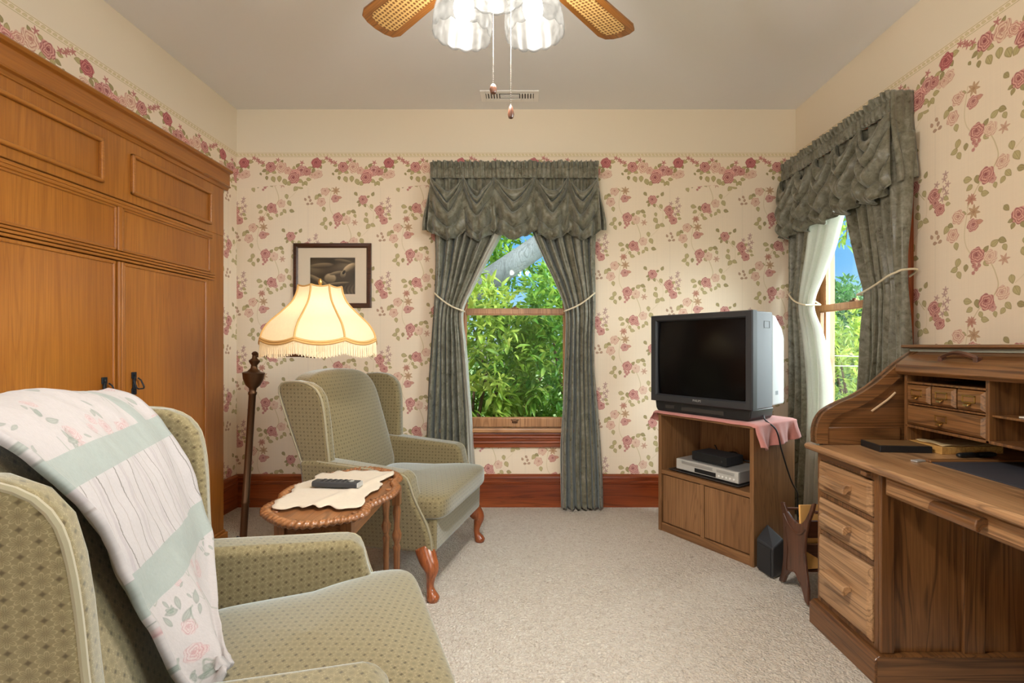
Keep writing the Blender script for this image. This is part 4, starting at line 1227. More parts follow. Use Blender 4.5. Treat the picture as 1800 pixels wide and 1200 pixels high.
drape('curtain', Bq, -PI/2,
      edge_right([(1388,330),(1389,400),(1392,515),(1392,600),(1392,700),(1391,800),(1390,900)]),
      edge_right([(1482,330),(1466,390),(1456,430),(1441,480),(1428,535),(1437,580),(1445,650),(1447,700),(1445,780),(1440,900)]),
      edge_right([(1396,512)])[0], edge_right([(1428,536)])[0], -1, 'sage drape with wide pale lining at the far side of the right-hand window', 8, None, line=(.52, 1.0), nf=5)
drape('curtain', Bq, -PI/2,
      edge_right([(1590,330),(1591,400),(1592,500),(1594,620),(1597,760),(1600,1000)]),
      edge_right([(1478,330),(1490,390),(1499,430),(1511,480),(1521,518),(1518,560),(1513,620),(1506,700),(1500,800),(1496,1000)]),
      edge_right([(1592,474)])[0], edge_right([(1521,518)])[0], 1, 'sage drape tied back at the near side of the right-hand window behind the desk', 11, None, nf=6)

def valance(loc, rz, x0, x1, seams, label, seed, yp=-.115):
    r = empty('valance', loc, rz, label, 'valance', 'swagged valances')
    zt, zb0, zb1 = 2.470, 2.425, 2.362
    rng = random.Random(seed)
    def fr(x): return math.sin(x*170+1.5*math.sin(x*23+seed)) + .45*math.sin(x*391+seed)
    def head(u, v):
        x = lerp(x0, x1, u); z = lerp(zb1-.01, zt+.014*mnoise.noise(Vector((x*14, seed, 0))), v)
        k = sstep(zb0-.01, zt, z); top = math.exp(-((z-zb0)/.006)**2) + math.exp(-((z-zb1)/.006)**2)
        return (x + .004*k*fr(x+1), yp - .012 + (.0045 + .010*k)*fr(x) + .007*top, z)
    MB().grid(head, 520, 22).build('gathered_header', M['curtain'], r, smooth=True, ang=0, solid=.003)
    for s, xe in ((-1, x0), (1, x1)):
        def ret(u, v):
            y = lerp(yp-.008, -.004, u); z = lerp(zt-.004, 1.985+.03*u, v)
            t = sstep(2.30, 2.0, z) if z < 2.30 else 0
            return (xe + s*(.004*math.sin(y*160) + .048*(1-u*.3)*sstep(zb1, 2.0, z) if z < zb1 else .004*math.sin(y*160)), y + .008*math.sin(z*30)*(z < zb1), z)
        def ret(u, v, s=s, xe=xe):
            y = lerp(yp-.008, -.004, u); z = lerp(zt-.004, 1.985+.03*u, v)
            k = min(1, max(0, (zb1-z)/.36)); k = k*k*(3-2*k)
            return (xe + s*(.004*math.sin(y*160) + .045*k + .012*k*math.sin(u*11)), y, z)
        MB().grid(ret, 16, 40).build('side_return', M['curtain'], r, smooth=True, ang=0, solid=.003)
    def back(u, v):
        x = lerp(x0, x1, u); z = lerp(zb1, zb1-.20, v)
        return (x, yp+.012 + .012*fr(x*.5+.3), z)
    MB().grid(back, 200, 12).build('gathered_panel', M['curtain'], r, smooth=True, ang=0, solid=.002)
    for i in range(len(seams)-1):
        a, b = seams[i], seams[i+1]; sd = rng.uniform(0, 6.28); w = b-a; deep = rng.uniform(.94, 1.06); skew = rng.uniform(-.12, .12)
        def sw(u, v, a=a, b=b, sd=sd, deep=deep, skew=skew):
            anc = .375*sstep(.24, 1.05, v)/sstep(.24,1.05,1.0)
            sag = sinterp([0,.12,.30,.5,.75,1.0], [.105,.160,.195,.190,.140,.062], v)*deep
            uu = u + skew*u*(1-u)*2
            c = 1-abs(2*uu-1)**1.55
            s_ = max(0, math.sin(PI*u))
            z = zb1 - .004 - anc - sag*c
            fold = 1.2*abs(math.sin(PI*(4.2*v - .1) + sd*.2 + .9*mnoise.noise(Vector((u*3, v*3, sd)))))**.75 - .5
            am = .048*s_**.45*(1-.55*sstep(.55,1,v))
            pl = .022*sstep(.35,.9,v)*(math.cos(2*PI*3*u+sd*.2)+.5*math.cos(2*PI*5*u+sd))
            bul = .055*s_**.8*math.sin(PI*min(1, .12+v*.85))
            y = yp - .010 - bul - am*fold - pl + .006*mnoise.noise(Vector((u*6, v*7, sd+3)))
            x = lerp(a, b, u) + .012*mnoise.noise(Vector((u*4, v*4, sd+9)))*s_ + (.022*(2*u-1)*sstep(.3,1,v))
            return (x, y, z)
        MB().grid(sw, 54, 84).build('swag', M['curtain'], r, smooth=True, ang=0, solid=.003)
    MB().tube([(x0+.01, yp+.025, 2.395), (x1-.01, yp+.025, 2.395)], .009, 10).build('curtain_rod', M['brass'], r, smooth=True)
    return r
kv = 3.45/F
sb = [(px-CX)*kv - W1C for px in (757,815,868,939,998,1051)]
valance(B, 0, sb[0], sb[-1], sb, 'sage swagged valance across the top of the back window', 2)
s0, s1 = W2C-3.525, W2C-2.478
sr = [lerp(s0, s1, t) for t in (0,.2,.40,.60,.80,1)]
valance(Bq, -PI/2, s0, s1, sr, 'sage swagged valance across the top of the right-hand window', 6)
# ---------------------------------------------------------------- television corner
def text_mesh(txt, size, name, mat, parent, loc, rot, ext=.0006):
    cu = bpy.data.curves.new(name, 'FONT'); cu.body = txt; cu.size = size; cu.extrude = ext; cu.align_x = 'CENTER'; cu.align_y = 'CENTER'
    tmp = bpy.data.objects.new(name+'_curve', cu); COL.objects.link(tmp)
    dg = bpy.context.evaluated_depsgraph_get(); me = bpy.data.meshes.new_from_object(tmp.evaluated_get(dg)); me.name = name
    bpy.data.objects.remove(tmp); o = bpy.data.objects.new(name, me); COL.objects.link(o); me.materials.clear(); me.materials.append(mat)
    o.parent = parent; o.location = loc; o.rotation_euler = rot; return o
SRZ = math.atan2(-.837, .547); SW, SD, SH = .651, .403, .755
SA = (.847, 3.125)
def stand():
    r = empty('tv_stand', (SA[0], SA[1], 0), SRZ, 'oak television stand with open shelf and two doors in the corner', 'cabinet')
    for s in (0, 1):
        a = (0, .024) if s == 0 else (SW-.024, SW)
        box('side_panel', STAND['Z'], a[0], a[1], 0, SD, 0, SH-.02, r, .002)
    box('top', STAND['X'], -.004, SW+.004, -.008, SD, SH-.022, SH, r, .003)
    box('shelf', STAND['X'], .024, SW-.024, .004, SD-.02, .362, .388, r, .002)
    box('back_panel', STAND['Z'], .024, SW-.024, SD-.014, SD-.004, .05, SH-.022, r, 0)
    box('bottom_rail', STAND['X'], .024, SW-.024, .004, .024, 0, .052, r, .002)
    box('floor_panel', STAND['X'], .024, SW-.024, .024, SD-.014, .04, .052, r, 0)
    box('centre_stile', STAND['Z'], SW/2-.014, SW/2+.012, .006, .026, .052, .362, r, .002)
    for (a, b) in ((.030, SW/2-.017), (SW/2+.015, SW-.030)):
        box('door', STAND['Z'], a, b, .010, .028, .058, .356, r, .003)
    return r
stand()
def on_stand(x, y, z): 
    c, s = math.cos(SRZ), math.sin(SRZ); return (SA[0]+c*x-s*y, SA[1]+s*x+c*y, z)
def cloth_runner():
    # arc-length path across the stand: left hang, top, right hang
    L0, L1 = .075, .125; tot = L0+SW+.03+L1
    y0, y1 = -.020, SD-.02
    def fn(u, v):
        d = u*tot; y = lerp(y0, y1, v); zt = SH+.003; rad = .016
        if d < L0:
            h = L0-d; x, z = -.014, zt-h; nx = -1; hang = h/L0
        elif d < L0+SW+.02: x, z = d-L0-.010, zt+.0015*mnoise.noise(Vector((d*8, y*8, 0))); nx = 0; hang = 0
        else:
            h = d-L0-SW-.02; h *= 1-.30*v*v+.06*math.sin(v*9); x, z = SW+.014, zt-h; nx = 1; hang = h/L1
        x += nx*(.006+hang*(.014+.022*math.sin(v*13+.6)+.008*math.sin(v*29)))
        if nx == 0: 
            e = min(d-L0, L0+SW+.02-d); x += 0; z -= .004*max(0, 1-e/.012)
        if v < .06: 
            k = (1-v/.06); z -= .012*k*k; 
        y += .006*math.sin(d*30)*(v > .9) + .004*math.sin(d*38)*(v < .1)
        if nx and v < .25: z = lerp(z, zt-.0, .0); z += .03*hang*(1-v/.25)**2
        return (x, y, z)
    o = MB().grid(fn, 150, 60).build('cloth', M['pink'], None, smooth=True, ang=0, solid=.003, solid_off=1)
    o.location = (SA[0], SA[1], 0); o.rotation_euler = (0,0,SRZ)
    tag(o, 'rose pink cloth draped over the television stand under the set', 'cloth')
cloth_runner()
def tv():
    rz = math.atan2(-.806, .592); c = (1.0, 2.86)
    zb = SH+.0075
    r = empty('television', (c[0], c[1], zb), rz, 'boxy black tube television standing on the pink cloth', 'television')
    h = lambda z: z-zb
    hw = .338; sx = .2925; z0, z1 = h(.825), h(1.362); s0, s1 = h(.870), h(1.322)
    # bezel: ring with a chamfered inner lip
    rings = [((-hw,z0,hw,z1), .045), ((-hw,z0,hw,z1), .006), ((-hw+.006,z0+.006,hw-.006,z1-.006), 0), ((-sx-.008,s0-.008,sx+.008,s1+.008), 0), ((-sx,s0,sx,s1), .012), ((-sx,s0,sx,s1), .045)]
    vs = []; fs = []
    for (q, y) in rings: vs += [(q[0],y,q[1]),(q[2],y,q[1]),(q[2],y,q[3]),(q[0],y,q[3])]
    for i in range(len(rings)-1):
        for k in range(4):
            l = (k+1) % 4; fs.append((i*4+k, i*4+l, i*4+4+l, i*4+4+k))
    MB().add(vs, fs).build('bezel', M['charcoal'], r)
    def scr(u, v):
        x = lerp(-sx-.004, sx+.004, u); z = lerp(s0-.004, s1+.004, v)
        return (x, .006 + .022*((2*u-1)**2*.6+(2*v-1)**2*.4), z)
    MB().grid(scr, 24, 20).build('screen', M['screen'], r, smooth=True, ang=0)
    MB().box(-hw+.004, hw-.004, .046, .215, z0+.004, z1-.004).build('cabinet', M['grey_tv'], r, bevel=.006, seg=3)
    # tapered pale back housing
    pr = [(.215,z0+.010),(.40,z0+.012),(.40,z1-.14),(.365,z1-.09),(.27,z1-.022),(.215,z1-.012)]
    m = MB().prism([(p[0], p[1]) for p in pr], -hw+.006, hw-.006, 'x')
    m.v = [(p[0]*(1-.07*max(0, (p[1]-.215)/.185)), p[1], p[2]) for p in m.v]
    bk = m.build('back_housing', M['white_tv'], r, bevel=.01, seg=3)
    m = MB()
    for i in range(6): m.box(hw-.085+.0, hw-.02, .30+i*.006, .303+i*.006, z0+.10, z0+.125)
    # flared foot
    ft = [(-.300,0),(.300,0),(.312,.018),(.318,z0+.002),(-.318,z0+.002),(-.312,.018)]
    m = MB().prism(ft, .022, .26, 'y')
    m.build('foot', M['black'], r, bevel=.006)
    m = MB().box(-.235,-.17,.016,.024,.022,.042).box(-.12,.16,.017,.024,.016,.040)
    m.build('control_panel', M['smoke'], r, bevel=.002)
    text_mesh('PHILIPS', .0175, 'maker_mark', M['silver'], r, (.0, -.0004, z0+.024), (PI/2,0,0))
    # square badge on the right flank
    m = MB(); x = hw-.004
    for (a, b, c_, d) in ((.125,.185,h(1.268),h(1.271)),(.125,.185,h(1.305),h(1.308)),(.125,.128,h(1.268),h(1.308)),(.182,.185,h(1.268),h(1.308))): m.box(x-.001, x+.0015, a, b, c_, d)
    m.build('flank_badge', M['charcoal'], r)
    m = MB().box(hw-.045, hw-.0215, .29, .34, z0+.075, z0+.09); 
    box('rating_label', M['grey_tv'], hw-.06, hw-.012, .255, .295, z0+.07, z0+.092, r, 0)
    # cable falling from the back over the cloth and down the stand
    c0, s_ = math.cos(rz), math.sin(rz)
    pts = [on_stand(SW-.04,.16,SH+.03), on_stand(SW-.01,.12,SH+.015), on_stand(SW+.045,.13,SH-.03), on_stand(SW+.052,.17,SH-.14), on_stand(SW+.035,.30,SH-.33), on_stand(SW+.02,.395,SH-.42), on_stand(SW+.012,.41,.30), on_stand(SW+.012,.42,.01)]
    o = MB().tube(smooth_path(pts, 60), .0042, 6).build('power_cable', M['black'], None, smooth=True)
    tag(o, 'black cable running down the right side of the television stand', 'cable')
tv()
def players():
    zs = .388
    p = on_stand(.322, .03, zs); r = empty('smoked_tray', p, SRZ, 'thin smoked tray under the silver player on the shelf', 'tray')
    bx = MB().box(-.26,.225,-.005,.27,.006,.012).build('plate', M['smoke'], r, bevel=.002)
    m = MB()
    for (x, y) in ((-.2,.02),(.18,.02),(-.2,.24),(.18,.24)):
        MB().lathe([(.012,0),(.012,.006)], (x,y,0), 12).build('foot', M['black'], r)
    p = on_stand(.322, .04, zs+.012); r = empty('video_player', p, SRZ, 'silver video player on the open shelf of the television stand', 'video player')
    w = .213
    box('case', M['silver'], -w, w, .012, .26, .006, .072, r, .003)
    box('front_panel', plain('pale_silver', rgb(206,205,200), .35, .3), -w, w, 0, .013, .008, .071, r, .004)
    box('cassette_flap', M['silver'], -.17, .05, -.002, .004, .046, .064, r, .002)
    box('display_window', M['black'], -.075, .07, -.002, .004, .014, .038, r, .001)
    box('disc_tray', M['silver'], .075, .19, -.002, .004, .046, .062, r, .002)
    for i in range(5): MB().lathe([(.006,0),(.005,.004)], (0,0,0), 12, T(.09+i*.024, .001, .026)@R(PI/2,'X')).build('button', M['ventw'], r)
    for (x, y) in ((-.17,.04),(.17,.04),(-.17,.22),(.17,.22)): MB().lathe([(.012,0),(.011,.007)], (x,y,0), 12).build('foot', M['black'], r)
    p = on_stand(.318, .075, zs+.084); r = empty('set_top_box', p, SRZ, 'small black box stacked on top of the silver video player', 'receiver')
    box('case', M['black_soft'], -.118, .118, .006, .165, .004, .056, r, .004)
    box('front_panel', M['black'], -.118, .118, 0, .007, .005, .055, r, .002)
    MB().lathe([(.006,0),(.0055,.003)], (0,0,0), 14, T(.09,.0005,.03)@R(PI/2,'X')).build('button', M['charcoal'], r)
    for (x, y) in ((-.1,.02),(.1,.02),(-.1,.14),(.1,.14)): MB().lathe([(.008,0),(.008,.005)], (x,y,0), 10).build('foot', M['black'], r)
    m = MB(); rng = random.Random(4)
    pts = [on_stand(.20,.30,zs+.15), on_stand(.26,.27,zs+.115), on_stand(.34,.30,zs+.13), on_stand(.43,.27,zs+.10), on_stand(.50,.31,zs+.10), on_stand(.55,.34,zs+.02)]
    o = MB().tube(smooth_path(pts, 40), .004, 6).build('lead', M['black'], None, smooth=True)
    tag(o, 'tangled black lead behind the box on the television stand shelf', 'cable')
players()
def speaker():
    C0 = Vector((1.236, 2.446)); a = Vector((-.026,.122)); b = Vector((.085,.055))
    pts = [C0, C0+b, C0+a+b, C0+a]
    zt = [.158, .185, .222, .165]
    r = empty('speaker', (C0.x, C0.y, .0), 0, 'small black wedge-topped speaker on the carpet beside the television stand', 'speaker')
    q = [(p-C0) for p in pts]
    vs = [(p.x,p.y,.004) for p in q] + [(p.x,p.y,z) for p, z in zip(q, zt)]
    MB().add(vs, [(3,2,1,0),(4,5,6,7),(0,1,5,4),(1,2,6,5),(2,3,7,6),(3,0,4,7)]).build('enclosure', M['charcoal'], r, bevel=.010, seg=3)
    n = Vector((-a.y, a.x)).normalized()
    g = [q[0].lerp(q[3], .1)+n*.0022*1, q[0].lerp(q[3], .9)+n*.0022]
    if (g[0]).dot(Vector((1,0))) > 0: pass
    vs = [(g[0].x,g[0].y,.014),(g[1].x,g[1].y,.014),(g[1].x,g[1].y,.150),(g[0].x,g[0].y,.145)]
    MB().add(vs, [(0,1,2,3)]).build('grille', M['black_soft'], r, solid=.004)
    for p in (q[0].lerp(q[2],.15), q[1].lerp(q[3],.15), q[2].lerp(q[0],.15), q[3].lerp(q[1],.15)):
        MB().lathe([(.007,0),(.007,.006)], (p.x,p.y,0), 10).build('foot', M['black'], r)
speaker()

def rack():
    X = 1.262
    def pl(px, py):
        Z = X*F/(px-CX); return (Z, EYE-(py-CY)*Z/F)
    out = [(1371,889),(1374,905),(1376,930),(1377,960),(1376,990),(1373,1012),(1368,1027),(1377,1031),(1381,1020),(1387,1013),(1394,1010),(1400,1018),(1406,1034),(1411,1052),(1414,1066),(1420,1073),(1420,1045),(1416,1012),(1413,980),(1415,950),(1420,928),(1428,906),(1431,893),(1426,893),(1421,908),(1414,922),(1407,929),(1399,927),(1390,918),(1382,906),(1377,890)]
    pts = [pl(*p) for p in out]
    mz = min(p[1] for p in pts)
    pts = [(p[0], p[1]-min(mz, 0) if mz < 0 else p[1]) for p in pts]
    mz = min(p[1] for p in pts); pts = [(p[0], p[1]-mz) if p[1]-mz < .02 else p for p in pts]
    r = empty('magazine_rack', (X, 2.29, 0), 0, 'dark mahogany magazine rack on the carpet between the desk and speaker', 'magazine rack')
    q = [(p[0]-2.29, p[1]) for p in pts]
    Wd = .30
    for x in (0, Wd):
        m = MB().prism(q, x, x+.014, 'x'); e = m.build('end_panel', DARKW['Z'], r, bevel=.004)
        lip = smooth_path([pl(*p) for p in [(1378,900),(1386,918),(1397,932),(1408,936),(1416,928)]], 24)
        MB().tube([(x-.001, p[0]-2.29, p[1]-.006) for p in lip], .0042, 6).build('carved_line', DARKW['Z'], e, smooth=True)
        ln = smooth_path([pl(*p) for p in [(1381,925),(1384,960),(1383,1000),(1390,1003),(1398,1006),(1408,1028)]], 30)
        MB().tube([(x-.001, p[0]-2.29, p[1]) for p in ln], .0028, 6).build('carved_line', DARKW['Z'], e, smooth=True)
    za, zb = pl(1374,891), pl(1428,897)
    for z in (za, zb): MB().tube([(.012,z[0]-2.29,z[1]-.008),(Wd+.002,z[0]-2.29,z[1]-.008)], .007, 10).build('top_rail', DARKW['X'], r, smooth=True)
    # sloping slats of the trough
    for s, (zt_, yt) in ((1, (za[1]-.015, za[0]-2.29)), (-1, (zb[1]-.015, zb[0]-2.29))):
        for k in range(2):
            t0, t1 = (.12+.42*k, .42+.42*k)
            p0 = (lerp(0, yt*.8, t0), lerp(.14, zt_, t0)); p1 = (lerp(0, yt*.8, t1), lerp(.14, zt_, t1))
            m = MB().add([(.013,p0[0],p0[1]),(Wd+.001,p0[0],p0[1]),(Wd+.001,p1[0],p1[1]),(.013,p1[0],p1[1])], [(0,1,2,3)])
            m.build('slat', DARKW['X'], r, solid=.008)
    box('trough_floor', DARKW['X'], .013, Wd+.001, -.03, .03, .125, .137, r, .002)
    def leafy(name, mat, p, size, lean, rz, label, cat, th=.006):
        m = MB().box(-th/2, th/2, -size[0]/2, size[0]/2, 0, size[1])
        o = m.build(name, mat, None, bevel=.001); o.location = p; o.rotation_euler = (lean[0], lean[1], rz); tag(o, label, cat); return o
    leafy('envelope', M['manila'], (1.335, 2.262, .142), (.15,.285), (.08,.12), PI/2+.3, 'tan card envelope standing in the magazine rack', 'envelope', .010)
    leafy('magazine', plain('grey_magazine_cover', rgb(150,156,150), .4), (1.40, 2.30, .142), (.17,.19), (-.22,0), PI/2-.1, 'grey magazine lying low in the magazine rack', 'magazine', .005)
rack()
# ---------------------------------------------------------------- roll-top desk along the right wall
def desk():
    O = Vector((1.6, 1.35, 0))
    r = empty('roll_top_desk', O, 0, 'oak roll-top desk with open lid along the right wall', 'desk')
    def sh(m): m.v = [(p[0]-O.x, p[1]-O.y, p[2]-O.z) for p in m.v]; return m
    def bd(m, name, mat, parent=r, **k): return sh(m).build(name, mat, parent, **k)
    D = DESK; xf, xb = 1.235, 1.955
    za, zb = 1.70, 2.07
    # far pedestal: carcass of stiles, rails and sunk panels
    m = MB().box(xf+.02, xb, za+.012, zb-.012, .10, .728)
    m.box(xf, xf+.02, zb-.022, zb-.0135, .10, .728).box(xf, xf+.02, za+.0135, za+.035, .10, .728)
    for (a, b) in ((.10,.116),(.388,.406),(.543,.561),(.694,.728)): m.box(xf+.001, xf+.02, za+.03, zb-.02, a, b)
    bd(m, 'pedestal', D['Z'], bevel=.002)
    for y0, y1 in ((za, za+.013), (zb-.013, zb)):
        bd(MB().box(xf, xf+.047, y0, y1, .10, .728), 'panel_stile', D['Z'], bevel=.003)
        bd(MB().box(1.524, 1.599, y0+.001, y1, .092, .66), 'panel_stile', D['Z'], bevel=.003)
        bd(MB().box(1.90, xb, y0, y1, .10, .728), 'panel_stile', D['Z'], bevel=.003)
    for y0, y1 in ((za, za+.0128), (zb-.0128, zb)):
        for u, w in ((.02, .0925), (.66, .728)): bd(MB().box(xf+.047, 1.90, y0, y1, u, w), 'panel_rail', D['X'], bevel=.003)
    m = MB().prism([(xf-.03,0),(xb,0),(xb,.10),(xf-.012,.10),(xf-.022,.092),(xf-.03,.085)], za-.012, zb+.010, 'y')
    bd(m, 'plinth', D['Y'], bevel=.003)
    bd(MB().box(xf-.022, xb, za-.0135, za-.011, .004, .094), 'plinth_face', D['X'])
    def pull(m, x, yc, z, L=.15):
        pr = [(x+.002,.014),(x-.020,.016),(x-.031,.010),(x-.036,-.004),(x-.033,-.020),(x-.022,-.024),(x-.012,-.012),(x+.002,-.006)]
        return m.prism([(p[0], z+p[1]) for p in pr], yc-L/2, yc+L/2, 'y')
    for (a, b) in ((.565,.690),(.410,.540),(.120,.385)):
        m = MB().box(xf-.004, xf+.018, za+.037, zb-.024, a, b)
        q = .014
        vs = [(xf-.004,za+.037,a),(xf-.004,zb-.024,a),(xf-.004,zb-.024,b),(xf-.004,za+.037,b),(xf-.016,za+.037+q,a+q),(xf-.016,zb-.024-q,a+q),(xf-.016,zb-.024-q,b-q),(xf-.016,za+.037+q,b-q)]
        m.add(vs, [(4,5,6,7),(0,1,5,4),(1,2,6,5),(2,3,7,6),(3,0,4,7)])
        d = bd(m, 'drawer', DESK_LIT['Y'])
        bd(pull(MB(), xf-.016, 1.905, (a+b)/2+.006 if b > .5 else .255), 'handle', DESK_LIT['Y'], d, bevel=.004, seg=3)
    # pull-out writing slide with its little knob
    s = bd(MB().box(xf-.006, xf+.03, za+.04, zb-.03, .703, .722), 'writing_slide', D['Y'], bevel=.002)
    bd(MB().box(xf-.022, xf-.004, 1.745, 1.775, .704, .720), 'knob', D['X'], s, bevel=.003)
    # second pedestal at the near end
    bd(MB().box(xf, xb, .62, 1.02, .0, .728), 'pedestal', D['Z'], bevel=.004)
    # centre drawer and apron
    d = bd(MB().box(xf+.010, xf+.03, 1.03, 1.695, .655, .727), 'drawer', D['Y'], bevel=.003)
    m = MB(); 
    vs = [(xf+.01,1.035,.658),(xf+.01,1.69,.658),(xf+.01,1.69,.724),(xf+.01,1.035,.724),(xf+.0,1.05,.670),(xf+.0,1.675,.670),(xf+.0,1.675,.714),(xf+.0,1.05,.714)]
    bd(MB().add(vs, [(4,5,6,7),(0,1,5,4),(1,2,6,5),(2,3,7,6),(3,0,4,7)]), 'raised_panel', DESK_LIT['Y'], d)
    bd(pull(MB(), xf, 1.384, .694, .155), 'handle', D['Y'], d, bevel=.004, seg=3)
    bd(MB().box(xf+.03, xb, 1.02, 1.70, .69, .728), 'underframe', D['Y'])
    # worktop with rounded edge
    pr = [(1.205,.730),(xb+.008,.730),(xb+.008,.758),(1.207,.758),(1.198,.753),(1.194,.745),(1.198,.736)]
    bd(MB().prism(pr, .58, 2.10, 'y'), 'worktop', DESK_LIT['Y'], bevel=.002)
    # S-curved end panels of the roll top
    def cv(px, py, Z=2.05): return ((px-CX)*Z/F, EYE-(py-CY)*Z/F)
    S = smooth_path([cv(1431,778),(cv(1431,756)),cv(1436,737),cv(1447,722),cv(1470,708),cv(1500,695),cv(1528,678),cv(1552,658),cv(1574,639),cv(1592,626),cv(1606,617),cv(1622,612)], 60)
    inn = []
    for i, p in enumerate(S):
        a, b = S[max(i-1,0)], S[min(i+1,60)]; tx, tz = b[0]-a[0], b[1]-a[1]; L = math.hypot(tx, tz)
        inn.append((p[0]+tz/L*.046, p[1]-tx/L*.046))
    inn = [p for p in inn if p[1] > .765]
    for (y0, y1, yp) in ((2.030, 2.076, 2.050), (.60, .646, .62)):
        e = bd(MB().prism(S + [(xb,1.160),(xb,.757)], yp-.008, yp+.012, 'y'), 'end_panel', D['X'], bevel=.001)
        m = MB(); n = min(len(S), len(inn)); off = len(S)-len(inn)
        vs = []; fs = []
        for i in range(len(inn)):
            o_, n_ = S[i+off], inn[i]
            vs += [(o_[0],y0,o_[1]),(n_[0],y0,n_[1]),(n_[0],y1,n_[1]),(o_[0],y1,o_[1])]
        for i in range(len(inn)-1):
            for k in range(4):
                l = (k+1) % 4; fs.append((i*4+k, i*4+l, i*4+4+l, i*4+4+k))
        fs += [(0,1,2,3), (len(vs)-1,len(vs)-2,len(vs)-3,len(vs)-4)]
        m.add(vs, fs); bd(m, 'curved_rail', D['X'], e, smooth=True, ang=40)
        bd(MB().box(1.24, 1.56, y0+.006, y1-.006, .757, .832), 'lower_rail', D['X'], e, bevel=.003)
        if y0 > 1: 
            g = smooth_path([cv(1535,723,2.03), cv(1549,713,2.03), cv(1564,702,2.03), cv(1577,690,2.03)], 16)
            bd(MB().tube([(p[0], 2.040, p[1]) for p in g], .0042, 6), 'pale_strip', plain('pale_tan', rgb(206,176,140), .6), e, smooth=True)  # pale tan curved strip on the far end panel
    # rolled-up lid: the lift bar and tambour behind it
    lid = [(1.548,1.052),(1.532,1.066),(1.534,1.094),(1.560,1.112),(1.600,1.134),(1.640,1.150),(1.66,1.150),(1.66,1.118),(1.62,1.105),(1.575,1.080)]
    t = bd(MB().prism(lid, .65, 2.030, 'y'), 'lid', D['Y'], bevel=.003)
    m = MB(); arc = []
    for i in range(21):
        a = i/20; y = lerp(1.700, 1.845, a); hh = .020*math.sin(PI*a)+.004
        arc.append((y, hh))
    nx, nz = -.45, .89
    vs = []; fs = []
    for (y, hh) in arc:
        bx, bz = 1.572, 1.119
        for (u, w) in ((-.007,0),(.007,0),(.007,1),(-.007,1)):
            e_ = .012 + hh if w else hh
            vs.append((bx + nx*e_ + u*.89, y, bz + nz*e_ + u*.45))
    for i in range(20):
        for k in range(4):
            l = (k+1) % 4; fs.append((i*4+k, i*4+l, i*4+4+l, i*4+4+k))
    fs += [(3,2,1,0), tuple(80+k for k in range(4))]
    m.add(vs, fs)
    for y in (1.700, 1.845): m.box(1.560, 1.580, y-.008, y+.008, 1.104, 1.132)
    bd(m, 'lid_handle', DARKW['Y'], t, bevel=.002)
    bd(MB().prism([(1.612,1.160),(1.600,1.166),(1.604,1.174),(1.612,1.176),(xb+.008,1.176),(xb+.008,1.160)], .58, 2.09, 'y'), 'top', D['Y'], bevel=.001)
    bd(MB().box(1.625, 1.66, .62, 2.07, 1.146, 1.160), 'top_moulding', plain('grey_moulding', rgb(150,148,134), .35), bevel=.002)  # plain grey strip under the top board
    # pigeon-hole unit
    hx = 1.562
    m = MB()
    for y in (2.012, 1.655, 1.30, .95, .66): m.box(hx, xb-.02, y-.007, y+.007, .757 if y in (2.012,.66) else .84, 1.10)
    m.box(xb-.03, xb-.02, .65, 2.03, .757, 1.13).box(hx, xb-.02, .66, 2.012, .840, .850)
    m.box(hx, xb-.02, 1.655, 2.012, 1.018, 1.026).box(hx+.01, xb-.02, 1.655, 2.012, .932, .940).box(hx+.01, xb-.02, .66, 1.655, .930, .938)
    m.box(hx+.01, xb-.02, 1.888-.003, 1.888+.003, .94, 1.018).box(hx+.01, xb-.02, 1.776-.003, 1.776+.003, .94, 1.018)
    ph = bd(m, 'pigeon_holes', D['Z'], bevel=.0015)
    def small(y0, y1, z0, z1):
        m = MB().box(hx+.004, hx+.16, y0, y1, z0, z1); q = .010
        vs = [(hx+.004,y0,z0),(hx+.004,y1,z0),(hx+.004,y1,z1),(hx+.004,y0,z1),(hx-.006,y0+q,z0+q),(hx-.006,y1-q,z0+q),(hx-.006,y1-q,z1-q),(hx-.006,y0+q,z1-q)]
        m.add(vs, [(4,5,6,7),(0,1,5,4),(1,2,6,5),(2,3,7,6),(3,0,4,7)])
        d = bd(m, 'small_drawer', D['Y'])
        yc, zc = (y0+y1)/2, (z0+z1)/2+.004; m = MB(); x = hx-.006
        for (a, b, c_, e_) in ((-.026,.026,.010,.014),(-.026,.026,-.012,-.008),(-.026,-.022,-.012,.014),(.022,.026,-.012,.014)): m.box(x-.003, x, yc+a, yc+b, zc+c_, zc+e_)
        pl = bd(m, 'label_holder', M['brass'], d, bevel=.0008)
        bd(MB().prism([(x-.002,-.012),(x-.013,-.016),(x-.015,-.024),(x-.004,-.019)], -.011, .011, 'y', T(0,yc,zc)), 'pull', M['brass'], d, bevel=.002)
    for (a, b) in ((1.892,2.003),(1.780,1.884),(1.664,1.772)): small(a, b, .943, 1.014)
    small(1.664, 2.003, .853, .929)
    return r
desk()
